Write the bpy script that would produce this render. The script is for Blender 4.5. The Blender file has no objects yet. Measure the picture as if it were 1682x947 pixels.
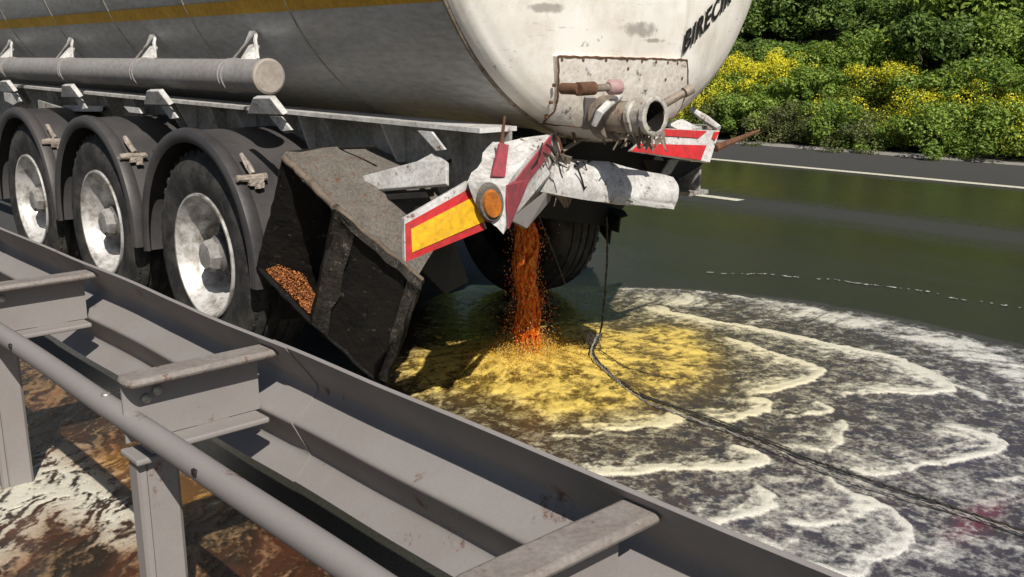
import bpy, math, random
import numpy as np
from mathutils import Vector, Matrix, noise
R = math.radians
C = bpy.context.scene.collection
scene = bpy.context.scene
random.seed(7)
rng = np.random.default_rng(11)

# ------------------------------------------------------------------ camera, sky, sun
cam_data = bpy.data.cameras.new('camera'); cam = bpy.data.objects.new('camera', cam_data); C.objects.link(cam)
cam.location = (0, 0, 1.55); cam.rotation_euler = (R(90 - 13.479), 0, R(-42.752))
cam_data.sensor_width = 36; cam_data.lens = 34.245; cam_data.clip_start = .05; cam_data.clip_end = 3000
scene.camera = cam
world = bpy.data.worlds.new('World'); scene.world = world; world.use_nodes = True
wn = world.node_tree.nodes; wl = world.node_tree.links
sky = wn.new('ShaderNodeTexSky'); sky.sky_type = 'NISHITA'; sky.sun_disc = False
SUN = Vector((-.47, -.94, 1.0)).normalized()
sky.sun_elevation = math.asin(SUN.z); sky.sun_rotation = math.atan2(SUN.x, SUN.y)
wl.new(sky.outputs[0], wn['Background'].inputs[0]); wn['Background'].inputs[1].default_value = .05
sd = bpy.data.lights.new('sun', 'SUN'); sun = bpy.data.objects.new('sun', sd); C.objects.link(sun)
sd.energy = 5.0; sd.angle = R(.5); sd.color = (1, .94, .84)
sun.rotation_euler = SUN.to_track_quat('Z', 'Y').to_euler()
scene.view_settings.view_transform = 'Standard'; scene.view_settings.look = 'None'
scene.view_settings.exposure = .18; scene.view_settings.gamma = 1
scene.render.engine = 'CYCLES'

# ------------------------------------------------------------------ helpers: objects
ORG = {}
def link(o, parent, origin):
    C.objects.link(o); origin = Vector(origin)
    if parent is not None:
        o.parent = parent; o.location = origin - ORG[parent.name]
    else: o.location = origin
    ORG[o.name] = origin
def tag(o, label=None, cat=None, group=None, kind=None):
    if label: o['label'] = label
    if cat: o['category'] = cat
    if group: o['group'] = group
    if kind: o['kind'] = kind
    return o
def thing(name, label, cat, loc, group=None):
    o = bpy.data.objects.new(name, None); o.empty_display_size = .1
    link(o, None, loc); return tag(o, label, cat, group)
def npmesh(name, V, F, smooth=False):
    V = np.asarray(V, np.float32); F = np.asarray(F, np.int32)
    me = bpy.data.meshes.new(name); n = F.shape[1]
    me.vertices.add(len(V)); me.vertices.foreach_set('co', V.ravel())
    me.loops.add(F.size); me.loops.foreach_set('vertex_index', F.ravel())
    me.polygons.add(len(F)); me.polygons.foreach_set('loop_start', np.arange(0, F.size, n, dtype=np.int32))
    me.update(calc_edges=True)
    if smooth: me.polygons.foreach_set('use_smooth', np.ones(len(F), bool))
    return me
class MB:
    """collects shapes in world coordinates, then links them as one mesh"""
    def __init__(s): s.v = []; s.f = []
    def add(s, vs, fs):
        n = len(s.v); s.v += [Vector(p) for p in vs]; s.f += [tuple(i + n for i in f) for f in fs]; return s
    def hexa(s, c):   # 0-3 bottom loop, 4-7 top loop
        return s.add(c, [(0,3,2,1),(4,5,6,7),(0,1,5,4),(1,2,6,5),(2,3,7,6),(3,0,4,7)])
    def box(s, c, d, rot=None):
        c = Vector(c); p = []
        for z in (-1, 1):
            for x, y in ((-1,-1),(1,-1),(1,1),(-1,1)):
                q = Vector((x*d[0]/2, y*d[1]/2, z*d[2]/2))
                if rot is not None: q = rot @ q
                p.append(c + q)
        return s.hexa(p)
    def slab(s, quad, t):   # polygon thickened along its normal
        q = [Vector(p) for p in quad]; n = (q[1]-q[0]).cross(q[2]-q[0]).normalized() * t; k = len(q)
        return s.add(q + [p + n for p in q], [tuple(range(k))[::-1], tuple(range(k, 2*k))] + [(i, (i+1) % k, (i+1) % k + k, i+k) for i in range(k)])
    def tube(s, pts, r, seg=16, cap=True):
        pts = [Vector(p) for p in pts]; n = len(pts); rr = r if isinstance(r, (list, tuple)) else [r]*n
        vs = []; fs = []; u = None
        for i, p in enumerate(pts):
            t = (pts[min(i+1, n-1)] - pts[max(i-1, 0)]).normalized()
            if u is None: u = t.orthogonal().normalized()
            u = (u - t*u.dot(t)).normalized(); w = t.cross(u)
            vs += [p + (u*math.cos(a) + w*math.sin(a))*rr[i] for a in [2*math.pi*k/seg for k in range(seg)]]
        for i in range(n-1):
            fs += [(i*seg+k, i*seg+(k+1) % seg, (i+1)*seg+(k+1) % seg, (i+1)*seg+k) for k in range(seg)]
        if cap: fs += [tuple(range(seg))[::-1], tuple(range((n-1)*seg, n*seg))]
        return s.add(vs, fs)
    def lathe(s, c, prof, axis='X', seg=48, a0=0, a1=360, closed=False):   # prof: (along axis, radius)
        c = Vector(c); n = len(prof); full = abs(a1-a0) >= 360; m = seg if full else seg+1; vs = []
        for k in range(m):
            a = R(a0 + (a1-a0)*k/seg)
            for h, r in prof:
                y, z = r*math.cos(a), r*math.sin(a)
                vs.append(c + (Vector((h, y, z)) if axis == 'X' else Vector((y, h, z)) if axis == 'Y' else Vector((y, z, h))))
        fs = []
        for k in range(seg):
            k2 = (k+1) % m
            for i in range(n if closed else n-1):
                j = (i+1) % n
                fs.append((k*n+i, k2*n+i, k2*n+j, k*n+j))
        return s.add(vs, fs)
    def revolve(s, c, ax, prof, seg=32):   # prof: (distance along ax, radius), open profile
        c = Vector(c); ax = Vector(ax).normalized(); u = ax.orthogonal().normalized(); w = ax.cross(u); n = len(prof)
        vs = [c + ax*h + (u*math.cos(2*math.pi*k/seg) + w*math.sin(2*math.pi*k/seg))*q for k in range(seg) for h, q in prof]
        return s.add(vs, [(k*n+i, ((k+1) % seg)*n+i, ((k+1) % seg)*n+i+1, k*n+i+1) for k in range(seg) for i in range(n-1)])
    def sweep(s, prof, y0, y1, n=2, cap=True, wob=0):   # (x, z) section pushed along y
        ys = np.linspace(y0, y1, n); m = len(prof); vs = []
        for y in ys:
            o = noise.noise(Vector((y*1.7, 3, prof[0][0])))*wob
            vs += [(x+o, y, z+o*.7) for x, z in prof]
        fs = [(i*m+k, i*m+(k+1) % m, (i+1)*m+(k+1) % m, (i+1)*m+k) for i in range(n-1) for k in range(m)]
        if cap: fs += [tuple(range(m))[::-1], tuple(range((n-1)*m, n*m))]
        return s.add(vs, fs)
    def crumple(s, amp, sc, seed=0):
        s.v = [p + noise.noise_vector(p*sc + Vector((seed, 0, 0)))*amp for p in s.v]; return s
    def build(s, name, mat, parent=None, origin=None, smooth=None, bevel=0, bseg=2, fix=True, subdiv=0, warp=0, wsc=6):
        if origin is None:
            b = s.v; origin = ((min(p.x for p in b)+max(p.x for p in b))/2, (min(p.y for p in b)+max(p.y for p in b))/2, min(p.z for p in b))
        o_ = Vector(origin); me = bpy.data.meshes.new(name)
        me.from_pydata([p - o_ for p in s.v], [], s.f); me.update()
        import bmesh
        bm = bmesh.new(); bm.from_mesh(me)
        if subdiv:
            bmesh.ops.subdivide_edges(bm, edges=bm.edges[:], cuts=subdiv, use_grid_fill=True)
            for v in bm.verts:
                w = v.co + o_; v.co += noise.noise_vector(w*wsc)*warp + noise.noise_vector(w*wsc*3)*warp*.35
        if fix: bmesh.ops.recalc_face_normals(bm, faces=bm.faces)
        bm.to_mesh(me); bm.free()
        if smooth:
            me.polygons.foreach_set('use_smooth', np.ones(len(me.polygons), bool)); me.set_sharp_from_angle(angle=R(smooth))
        o = bpy.data.objects.new(name, me); me.materials.append(mat); link(o, parent, o_)
        if bevel:
            b = o.modifiers.new('bevel', 'BEVEL'); b.width = bevel; b.segments = bseg; b.limit_method = 'ANGLE'; b.angle_limit = R(40)
        return o
def dup(o, parent, origin, label=None):
    c = o.copy(); origin = Vector(origin); C.objects.link(c); c.parent = parent
    c.location = origin - (ORG[parent.name] if parent else Vector()); ORG[c.name] = origin
    if label: c['label'] = label
    for ch in [x for x in bpy.data.objects if x.parent == o]: dup(ch, c, origin + (ORG[ch.name] - ORG[o.name]))
    return c

# ------------------------------------------------------------------ helpers: materials
class Mat:
    def __init__(s, name, base=(.5,.5,.5), rough=.5, metal=0, spec=.5):
        s.m = bpy.data.materials.new(name); s.m.use_nodes = True; s.n = s.m.node_tree.nodes; s.l = s.m.node_tree.links
        s.b = s.n['Principled BSDF']; s.set('Base Color', (*base, 1)); s.set('Roughness', rough); s.set('Metallic', metal); s.set('Specular IOR Level', spec)
        s.tc = s.n.new('ShaderNodeTexCoord'); s.geo = s.n.new('ShaderNodeNewGeometry')
    def set(s, k, v):
        if hasattr(v, 'is_output') or isinstance(v, bpy.types.NodeSocket): s.l.new(v, s.b.inputs[k])
        else: s.b.inputs[k].default_value = v
    def node(s, t, **kw):
        n = s.n.new(t)
        for k, v in kw.items(): setattr(n, k, v)
        return n
    def mapped(s, scale, src=None):
        mp = s.node('ShaderNodeMapping'); mp.inputs['Scale'].default_value = scale
        s.l.new(src if src is not None else s.geo.outputs['Position'], mp.inputs[0]); return mp.outputs[0]
    def noise(s, scale, detail=4, rough=.55, vec=None, dist=0):
        n = s.node('ShaderNodeTexNoise'); n.inputs['Scale'].default_value = scale; n.inputs['Detail'].default_value = detail
        n.inputs['Roughness'].default_value = rough; n.inputs['Distortion'].default_value = dist
        s.l.new(vec if vec is not None else s.geo.outputs['Position'], n.inputs['Vector']); return n.outputs[0]
    def ramp(s, fac, stops, mode='LINEAR'):
        n = s.node('ShaderNodeValToRGB'); e = n.color_ramp.elements; n.color_ramp.interpolation = mode
        while len(e) < len(stops): e.new(.5)
        for q, (p, c) in zip(e, stops):
            q.position = p; q.color = (c, c, c, 1) if isinstance(c, (int, float)) else (*c, 1)
        s.l.new(fac, n.inputs[0]); return n.outputs[0]
    def mix(s, fac, a, b, blend='MIX'):
        n = s.node('ShaderNodeMix', data_type='RGBA', blend_type=blend)
        for i, v in ((0, fac), (6, a), (7, b)):
            if isinstance(v, bpy.types.NodeSocket): s.l.new(v, n.inputs[i])
            else: n.inputs[i].default_value = v if i == 0 else (*v, 1)
        return n.outputs[2]
    def math(s, op, a, b=0, clamp=False):
        n = s.node('ShaderNodeMath', operation=op, use_clamp=clamp)
        for i, v in ((0, a), (1, b)):
            if isinstance(v, bpy.types.NodeSocket): s.l.new(v, n.inputs[i])
            else: n.inputs[i].default_value = v
        return n.outputs[0]
    def attr(s, name, out='Color'):
        n = s.node('ShaderNodeAttribute', attribute_name=name); return n.outputs[out]
    def bump(s, h, strength=.3, dist=.01):
        n = s.node('ShaderNodeBump'); n.inputs['Strength'].default_value = strength; n.inputs['Distance'].default_value = dist
        s.l.new(h, n.inputs['Height']); s.l.new(n.outputs[0], s.b.inputs['Normal']); return n
def worn(name, base, dirt, amt=.5, rough=.45, metal=0, scale=6, rust=0, rustcol=(.11,.035,.012), bump=.15, fine=40, stretch=(1,1,1), spec=.5, fm=.35):
    """painted metal with grime, fine mottling and optional rust spots"""
    m = Mat(name, base, rough, metal, spec); v = m.mapped(stretch)
    n1 = m.noise(scale, 6, .65, v); n2 = m.noise(fine, 4, .6, v)
    c = m.mix(m.ramp(n1, [(.5-.25*amt, 0), (.5+.3*(1-amt)+.05, 1)]), dirt, base)
    c = m.mix(fm, c, m.mix(m.ramp(n2, [(.35, 0), (.62, 1)]), tuple(x*.55 for x in base), tuple(min(1, x*1.15) for x in base)))
    if rust:
        k = m.math('MULTIPLY', m.ramp(m.noise(scale*2.3, 8, .75), [(.62-rust*.12, 0), (.68-rust*.12, 1)]), .9)
        c = m.mix(k, c, rustcol)
    m.set('Base Color', c); m.set('Roughness', m.ramp(n1, [(.3, min(1, rough+.25)), (.7, rough)]))
    m.bump(m.math('ADD', n1, m.math('MULTIPLY', n2, .5)), bump, .01)
    return m.m

M = {}
M['rail'] = worn('galvanised grey rail', (.255,.24,.235), (.215,.195,.19), .3, .6, .0, 2.5, .03, bump=.03, fine=130, fm=.10)
M['cap'] = worn('weathered spacer steel', (.25,.225,.21), (.16,.135,.12), .5, .6, 0, 9, .25, bump=.2, fine=90)
M['bolt'] = worn('zinc bolt', (.45,.43,.41), (.25,.22,.2), .4, .4, .5, 20)
M['tank'] = worn('grimy silver tank side', (.56,.565,.57), (.34,.33,.31), .4, .30, .12, 1.6, .0, bump=.05, stretch=(1,.35,1.2))
M['chassis'] = worn('dirty white chassis', (.42,.41,.39), (.13,.12,.11), .6, .6, 0, 5, .35, bump=.2)
M['white'] = worn('chipped white paint', (.66,.66,.66), (.30,.28,.26), .35, .5, 0, 9, .35, bump=.25, fine=60)
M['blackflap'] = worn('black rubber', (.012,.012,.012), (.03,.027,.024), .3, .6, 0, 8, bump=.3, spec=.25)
M['guard'] = worn('dusty black plastic mudguard', (.036,.034,.037), (.080,.074,.072), .35, .34, 0, 3, 0, bump=.12, fine=70)
M['tube'] = worn('grey plastic hose tube', (.30,.29,.29), (.22,.2,.19), .4, .45, 0, 4, 0, bump=.05)
M['tubecap'] = worn('dusty tube cap', (.36,.32,.29), (.27,.23,.2), .5, .6, 0, 14, 0, bump=.1)
M['red'] = worn('red reflective sheet', (.62,.02,.025), (.28,.03,.03), .3, .35, 0, 12, .05)
M['redfaded'] = worn('faded red tape', (.36,.05,.07), (.2,.06,.07), .5, .5, 0, 20, .2)
M['yellow'] = worn('yellow reflective sheet', (.85,.48,.01), (.55,.30,.02), .3, .35, 0, 10, 0)
M['stripe'] = worn('ochre stripe', (.80,.46,.02), (.50,.27,.03), .35, .4, 0, 4, 0)
M['nut'] = worn('pinkish worn nut', (.42,.24,.25), (.25,.2,.19), .6, .5, 0, 30, .3)
M['plateclamp'] = worn('rust streaked clamp', (.38,.34,.30), (.10,.07,.05), .6, .6, 0, 25, .5, bump=.5)
M['flange'] = worn('grimy pale flange', (.50,.48,.44), (.10,.075,.055), .55, .5, 0, 13, .4, bump=.5)
M['amber'] = worn('amber lamp lens', (.62,.2,.01), (.2,.06,.02), .4, .25, 0, 18, 0)
M['rusty'] = worn('rusty steel', (.16,.075,.035), (.06,.03,.02), .5, .75, 0, 14, .6, bump=.5)
M['boxsteel'] = worn('charred black box steel', (.006,.006,.006), (.016,.014,.012), .12, .38, 0, 14, .12, (.10,.085,.07), .9, fine=30, spec=.16)
M['plate'] = worn('dirty crumpled plate', (.13,.115,.10), (.035,.028,.022), .8, .7, 0, 12, .4, bump=.6, fine=90, fm=.7)
M['pipe'] = worn('stained outlet casting', (.30,.25,.20), (.07,.05,.038), .6, .55, 0, 9, .35, bump=.4)
M['letter'] = Mat('black lettering', (.015,.013,.012), .5).m
M['rope'] = worn('wet dark rope', (.045,.04,.034), (.02,.018,.016), .5, .6, 0, 60, 0, bump=.5, fine=200)
M['ropegrey'] = worn('pale frayed rope', (.38,.36,.33), (.07,.06,.055), .5, .7, 0, 40, 0, bump=.5, fine=200)

# tank end: cream paint with soot, scuffs and rust runs near the joint
m = Mat('cream tank end', (.74,.70,.62), .42)
n1 = m.noise(2.2, 6, .6); n2 = m.noise(14, 8, .7)
c = m.mix(m.ramp(n1, [(.3, 0), (.6, 1)]), (.68,.63,.55), (.83,.81,.77))
sep = m.node('ShaderNodeSeparateXYZ'); m.l.new(m.geo.outputs['Position'], sep.inputs[0])
low = m.ramp(m.math('ADD', m.math('MULTIPLY', sep.outputs[2], -1.6), m.math('ADD', m.math('MULTIPLY', n1, .5), 2.35)), [(.28, 0), (.75, 1)])
c = m.mix(m.math('MULTIPLY', low, .55), c, (.33,.25,.17))
c = m.mix(m.math('MULTIPLY', m.ramp(n2, [(.64, 0), (.7, 1)]), .75), c, (.10,.075,.06))
st = m.noise(9, 5, .6, m.mapped((1, 1, .12))); c = m.mix(m.math('MULTIPLY', m.ramp(st, [(.56, 0), (.72, 1)]), .3), c, (.30,.25,.2))
for (cx_, _y, cz_, rx_, rz_) in ((*(3.162,2.62,1.65), .13, .035), (*(2.663,2.62,1.72), .10, .02), (*(3.254,2.62,1.608), .10, .010)):
    dx = m.math('DIVIDE', m.math('SUBTRACT', sep.outputs[0], cx_), rx_); dz = m.math('DIVIDE', m.math('SUBTRACT', sep.outputs[2], cz_), rz_)
    d2 = m.math('ADD', m.math('ADD', m.math('MULTIPLY', dx, dx), m.math('MULTIPLY', dz, dz)), m.math('MULTIPLY', m.math('SUBTRACT', m.noise(30, 4), .5), 2.2))
    c = m.mix(m.math('MULTIPLY', m.ramp(d2, [(.2, 1), (1, 0)]), .62), c, (.16,.14,.12))
sc_ = m.noise(26, 6, .8, m.mapped((.25, 1, 2.2))); c = m.mix(m.math('MULTIPLY', m.ramp(sc_, [(.62, 0), (.66, 1)]), .55), c, (.22,.19,.16))
n4 = m.noise(3.2, 8, .75); c = m.mix(m.math('MULTIPLY', m.ramp(n4, [(.5, 0), (.64, 1)]), .35), c, (.50,.42,.32))
m.set('Base Color', c); m.bump(n2, .12, .01); M['tankend'] = m.m

# tyre and rim
m = Mat('dusty tyre rubber', (.03,.03,.03), .8); n1 = m.noise(9, 6, .7)
m.set('Base Color', m.mix(m.ramp(n1, [(.42, 0), (.66, 1)]), (.012,.012,.012), (.060,.055,.05))); m.bump(m.noise(60, 3), .4, .006); M['tyre'] = m.m
m = Mat('scuffed silver rim', (.5,.5,.5), .42, .35); n1 = m.noise(11, 7, .7)
m.set('Base Color', m.mix(m.ramp(n1, [(.34, 0), (.56, 1)]), (.2,.17,.14), (.62,.61,.60))); m.bump(n1, .15, .008); M['rim'] = m.m
M['hub'] = worn('greasy hub and shaded disc', (.16,.15,.145), (.04,.035,.03), .5, .6, 0, 12, .4, bump=.4)
M['hubcap'] = worn('grey hub cap', (.33,.32,.31), (.12,.11,.1), .5, .5, 0, 14, .1, bump=.3)

# ------------------------------------------------------------------ ground and road
def sheet(name, x0, x1, y0, y1, z, mat, kind='structure'):
    o = bpy.data.objects.new(name, npmesh(name, [(x0,y0,z),(x1,y0,z),(x1,y1,z),(x0,y1,z)], [(0,1,2,3)])); o.data.materials.append(mat)
    link(o, None, (0,0,0)); o['kind'] = kind; return o
m = Mat('verge earth', (.08,.07,.05), .95); n1 = m.noise(3, 8, .7)
m.set('Base Color', m.mix(m.ramp(n1, [(.4, 0), (.6, 1)]), (.05,.045,.03), (.11,.10,.06))); m.bump(m.noise(30, 6), .6, .02)
sheet('ground', -900, 900, -900, 900, -.008, m.m)

m = Mat('wet asphalt', (.04,.04,.042), .4, 0, .5)
sep = m.node('ShaderNodeSeparateXYZ'); m.l.new(m.geo.outputs['Position'], sep.inputs[0])
g1 = m.noise(160, 3, .6); g2 = m.noise(2.5, 6, .6, m.mapped((1, .25, 1))); g3 = m.noise(.9, 4, .6, m.mapped((1.6, .12, 1)))
wx = m.math('ADD', sep.outputs[0], m.math('MULTIPLY', m.math('SUBTRACT', g2, .5), .9))
wet = m.ramp(m.math('DIVIDE', wx, 20), [(.28, .75), (.40, .95), (.435, .35), (.46, .4), (.485, 1), (.60, 1), (.622, .1), (.75, 0)])
wet = m.math('MULTIPLY', wet, m.ramp(g3, [(.3, .75), (.6, 1)]))
dry = m.math('MULTIPLY', m.ramp(m.math('DIVIDE', sep.outputs[1], 10), [(.45, 0), (.52, 1)]), m.ramp(m.math('DIVIDE', wx, 10), [(.50, 1), (.62, 0)]))
wet = m.math('MULTIPLY', wet, m.math('SUBTRACT', 1, dry))
c = m.mix(m.ramp(g1, [(.35, 0), (.7, 1)]), (.03,.03,.03), (.085,.082,.08))
c = m.mix(wet, c, (.024,.025,.016))
m.set('Base Color', c); m.set('Roughness', m.ramp(wet, [(0, .75), (.6, .28), (1, .13)]))
hh = m.math('ADD', m.math('MULTIPLY', g1, m.ramp(wet, [(0, 1), (1, .30)])), m.math('MULTIPLY', m.noise(9, 3, .5, m.mapped((1, .4, 1))), .25))
m.bump(hh, .35, .006); M['road'] = m.m
sheet('road', -.6, 15.0, -300, 600, -.004, m.m)

m = Mat('worn road marking', (.62,.61,.56), .6); n1 = m.noise(22, 8, .75)
m.set('Base Color', m.mix(m.ramp(n1, [(.36, 0), (.46, 1)]), (.11,.11,.1), (.64,.61,.50))); m.bump(n1, .2, .004)
def marking(x, w, y0, y1):
    n = max(2, int(min(y1-y0, 40)/.4)); ys = np.linspace(y0, y1, n); V = []; F = []
    for i, y in enumerate(ys):
        e = noise.noise(Vector((y*3, x, 0)))*.012
        V += [(x-w/2+e, y, .001), (x+w/2+e*.6, y, .001)]
        if i: F.append((2*i-2, 2*i-1, 2*i+1, 2*i))
    o = bpy.data.objects.new('lane_marking', npmesh('lane_marking', V, F)); o.data.materials.append(m.m); link(o, None, (0,0,0)); o['kind'] = 'structure'
marking(12.42, .17, -120, 260)
for k in range(-4, 12): marking(9.05, .15, 6.09+12*k, 6.09+12*k+4.5)

# pale gravelly lip at the far road edge
m = Mat('road edge lip', (.25,.24,.22), .9); n1 = m.noise(25, 6, .7); m.set('Base Color', m.mix(n1, (.12,.11,.10), (.34,.32,.29))); m.bump(n1, .6, .02)
ys = np.linspace(-40, 80, 700); V = []; F = []
for i, y in enumerate(ys):
    e = noise.noise(Vector((y*2.2, 0, 0)))*.05; h = .03 + abs(noise.noise(Vector((y*6, 4, 0))))*.03
    V += [(14.93+e, y, 0), (15.0+e, y, h), (15.22, y, h*.9), (15.6, y, .02)]
    if i: a = 4*i; F += [(a-4+k, a-3+k, a+1+k, a+k) for k in range(3)]
o = bpy.data.objects.new('kerb_strip', npmesh('kerb_strip', V, F, True)); o.data.materials.append(m.m); link(o, None, (0,0,0)); o['kind'] = 'structure'

# embankment
def bank_z(x, y):
    t = max(0, x-15.5); return min(.62*t, 3 + .35*t) + (noise.noise(Vector((x*.5, y*.5, 0)))*.35 if t > .3 else 0)
xs = np.concatenate([np.linspace(15.3, 24, 30), np.linspace(25, 60, 12)]); ys = np.linspace(-45, 110, 150)
V = [(x, y, max(-.02, bank_z(x, y))) for x in xs for y in ys]; ny = len(ys)
F = [(i*ny+j, (i+1)*ny+j, (i+1)*ny+j+1, i*ny+j+1) for i in range(len(xs)-1) for j in range(ny-1)]
m = Mat('undergrowth soil', (.03,.035,.015), .95); n1 = m.noise(6, 8, .7); m.set('Base Color', m.mix(n1, (.015,.018,.008), (.055,.065,.022))); m.bump(n1, .8, .1)
o = bpy.data.objects.new('embankment', npmesh('embankment', V, F, True)); o.data.materials.append(m.m); link(o, None, (0,0,0)); o['kind'] = 'structure'

# ------------------------------------------------------------------ shrubs on the embankment
def leafmat(name, ca, cb, cc=None, flower=None):
    m = Mat(name, ca, .55, 0, .3)
    r = m.attr('rnd', 'Fac'); st = [(0, ca), (.6, cb), (.94, cc or cb)]
    c = m.ramp(r, st)
    if flower: c = m.mix(m.math('GREATER_THAN', m.attr('petal', 'Fac'), .5), c, flower)
    m.set('Base Color', c)
    t = m.node('ShaderNodeBsdfTranslucent'); m.l.new(c, t.inputs[0]); mx = m.node('ShaderNodeMixShader'); mx.inputs[0].default_value = .3
    m.l.new(m.b.outputs[0], mx.inputs[1]); m.l.new(t.outputs[0], mx.inputs[2]); m.l.new(mx.outputs[0], m.n['Material Output'].inputs[0])
    return m.m
LG = leafmat('mid green leaves', (.09,.16,.025), (.19,.29,.045), (.36,.46,.10), (.70,.62,.02))
LD = leafmat('dark green leaves', (.06,.105,.025), (.125,.20,.04), (.23,.33,.08))
LY = leafmat('yellow green leaves', (.10,.15,.02), (.20,.26,.03), (.36,.40,.04), (.78,.72,.05))
LB = leafmat('dull olive leaves', (.06,.08,.03), (.13,.15,.05), (.26,.27,.11))
def leaves(n, clumps, size, flower=0, seed=0, spread=1.0):
    g = np.random.default_rng(seed); P = []
    cc = []
    for k in range(clumps):
        a = g.uniform(0, 2*np.pi); u = g.uniform(0, 1)**.5; h = g.uniform(.12, 1)
        cc.append((np.cos(a)*u*spread*(1.05-.35*h), np.sin(a)*u*spread*(1.05-.35*h), h*1.0, g.uniform(.16, .34)))
    cc = np.array(cc); idx = g.integers(0, clumps, n); d = g.normal(size=(n, 3)); d /= np.linalg.norm(d, axis=1)[:, None]
    rad = g.uniform(.45, 1, n)**.6
    P = cc[idx, :3] + d*cc[idx, 3:4]*rad[:, None]; P[:, 2] = np.maximum(P[:, 2], .02)
    nrm = d + g.normal(size=(n, 3))*.65; nrm[:, 2] += .25; nrm /= np.linalg.norm(nrm, axis=1)[:, None]
    t = np.cross(nrm, g.normal(size=(n, 3))); t /= np.linalg.norm(t, axis=1)[:, None]; b = np.cross(nrm, t)
    s = size*g.uniform(.6, 1.35, n)[:, None]
    fl = (g.uniform(size=n) < flower*np.clip((P[:, 2]-.35)*2.2, 0, 1)) if flower else np.zeros(n, bool)
    s = np.where(fl[:, None], s*.75, s)
    V = np.stack([P - t*s, P + b*s*.5 + nrm*s*.12, P + t*s, P - b*s*.5 + nrm*s*.12], 1).reshape(-1, 3)
    me = npmesh('foliage', V, np.arange(4*n).reshape(-1, 4))
    clr = g.uniform(0, 1, clumps)
    rn = np.clip(clr[idx]*.55 + g.uniform(0, .45, n), 0, 1)
    for nm, arr in (('rnd', rn), ('petal', fl.astype(float))):
        at = me.attributes.new(nm, 'FLOAT', 'FACE'); at.data.foreach_set('value', arr.astype(np.float32))
    return me
stem_mat = worn('shrub stem', (.07,.05,.035), (.04,.03,.02), .5, .9, 0, 20)
def stems(seed):
    random.seed(seed); b = MB()
    for k in range(9):
        a = random.uniform(0, 6.28); r = random.uniform(.2, .8); h = random.uniform(.6, 1.1)
        p0 = Vector((random.uniform(-.1, .1), random.uniform(-.1, .1), -.15)); p1 = Vector((math.cos(a)*r*.5, math.sin(a)*r*.5, h*.5)); p2 = Vector((math.cos(a)*r, math.sin(a)*r, h))
        b.tube([p0, p1, p2], [.022, .014, .005], 5, False)
    return b
kinds = {}
for nm, mat, n, cl, sz, fl, sd_ in (('mid', LG, 9500, 34, .040, 0, 1), ('mid2', LG, 9500, 38, .038, 0.02, 2), ('dark', LD, 9000, 30, .043, 0, 3),
        ('dark2', LD, 9000, 36, .040, 0, 4), ('yellow', LY, 9500, 34, .030, 1.2, 5), ('yellow2', LY, 9500, 40, .031, .8, 6), ('olive', LB, 7000, 30, .034, 0, 7)):
    me = leaves(n, cl, sz, fl, sd_); me.materials.append(mat)
    sb = stems(sd_); sm = bpy.data.meshes.new('stem'); sm.from_pydata(sb.v, [], sb.f); sm.materials.append(stem_mat); kinds[nm] = (me, sm)
def shrub(kind, x, y, s, label, group=None, z=None, sz=None, name='shrub'):
    z = bank_z(x, y) if z is None else z
    t = thing(name, label, 'shrub', (x, y, max(0, z)), group); t.rotation_euler.z = random.uniform(0, 6.28); t.scale = (s*1.1, s*1.1, sz or s)
    for nm, me in zip(('crown', 'trunk'), kinds[kind]):
        o = bpy.data.objects.new(nm, me); C.objects.link(o); o.parent = t; ORG[o.name] = ORG[t.name]
random.seed(21)
YL = [  # flowering shrubs
 ('yellow', (15.9,11.328,0.578), 'yellow flowering shrub nearest the tank end at the foot of the bank'),
 ('yellow', (16.3,10.589,0.876), 'broad yellow flowering shrub left of the green gap on the bank'),
 ('yellow', (16.5,11.286,1.087), 'yellow flowering shrub higher up beside the tank lettering'),
 ('yellow', (16.7,10.269,1.158), 'yellow flowering shrub at the top of the left yellow patch'),
 ('yellow2', (15.9,8.637,0.366), 'yellow flowering shrub low in the middle of the bank'),
 ('yellow2', (16.1,7.555,0.562), 'yellowish shrub right of the middle flowering one'),
 ('yellow', (16.2,6.242,0.758), 'pale yellow flowering shrub at the right edge of the photo')]
for k, p, l in YL: shrub(k, p[0], p[1], .72, l, 'yellow flowering shrubs on the bank', z=max(0, p[2]-.30), name='flowering_shrub')
for row, (x, s, step, ks) in enumerate(((15.62, .62, .5, ('olive', 'mid2', 'mid', 'olive', 'yellow2')), (16.4, .7, .8, ('mid', 'yellow2', 'mid2', 'dark', 'mid')), (17.3, .85, 1.0, ('mid', 'dark', 'mid2')),
        (18.4, 1.0, 1.15, ('mid', 'mid2', 'dark', 'dark2')), (19.7, 1.15, 1.4, ('dark', 'mid', 'dark2')), (21.3, 1.4, 1.8, ('dark', 'mid', 'dark2')), (23.5, 1.9, 2.4, ('dark', 'dark2', 'mid')))):
    y = -3.0 if row < 2 else -5.0
    while y < 27:
        k = random.choice(ks); col = {'mid': 'mid green', 'mid2': 'light green', 'dark': 'dark green', 'dark2': 'dark green', 'olive': 'dull olive', 'yellow2': 'yellow speckled'}[k]
        where = ('low at the edge of the road', 'near the foot of the bank', 'low on the bank', 'half way up the bank', 'high on the bank', 'near the top of the bank', 'at the top of the bank')[row]
        sc = s*random.uniform(.8, 1.2); xx = x+random.uniform(-.18, .25)
        shrub(k, xx, y, sc, f'{col} leafy shrub {where} beyond the road', f'{col} shrubs {where}', sz=sc*random.uniform(.75, 1.1))
        y += step*random.uniform(.75, 1.15)

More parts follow.
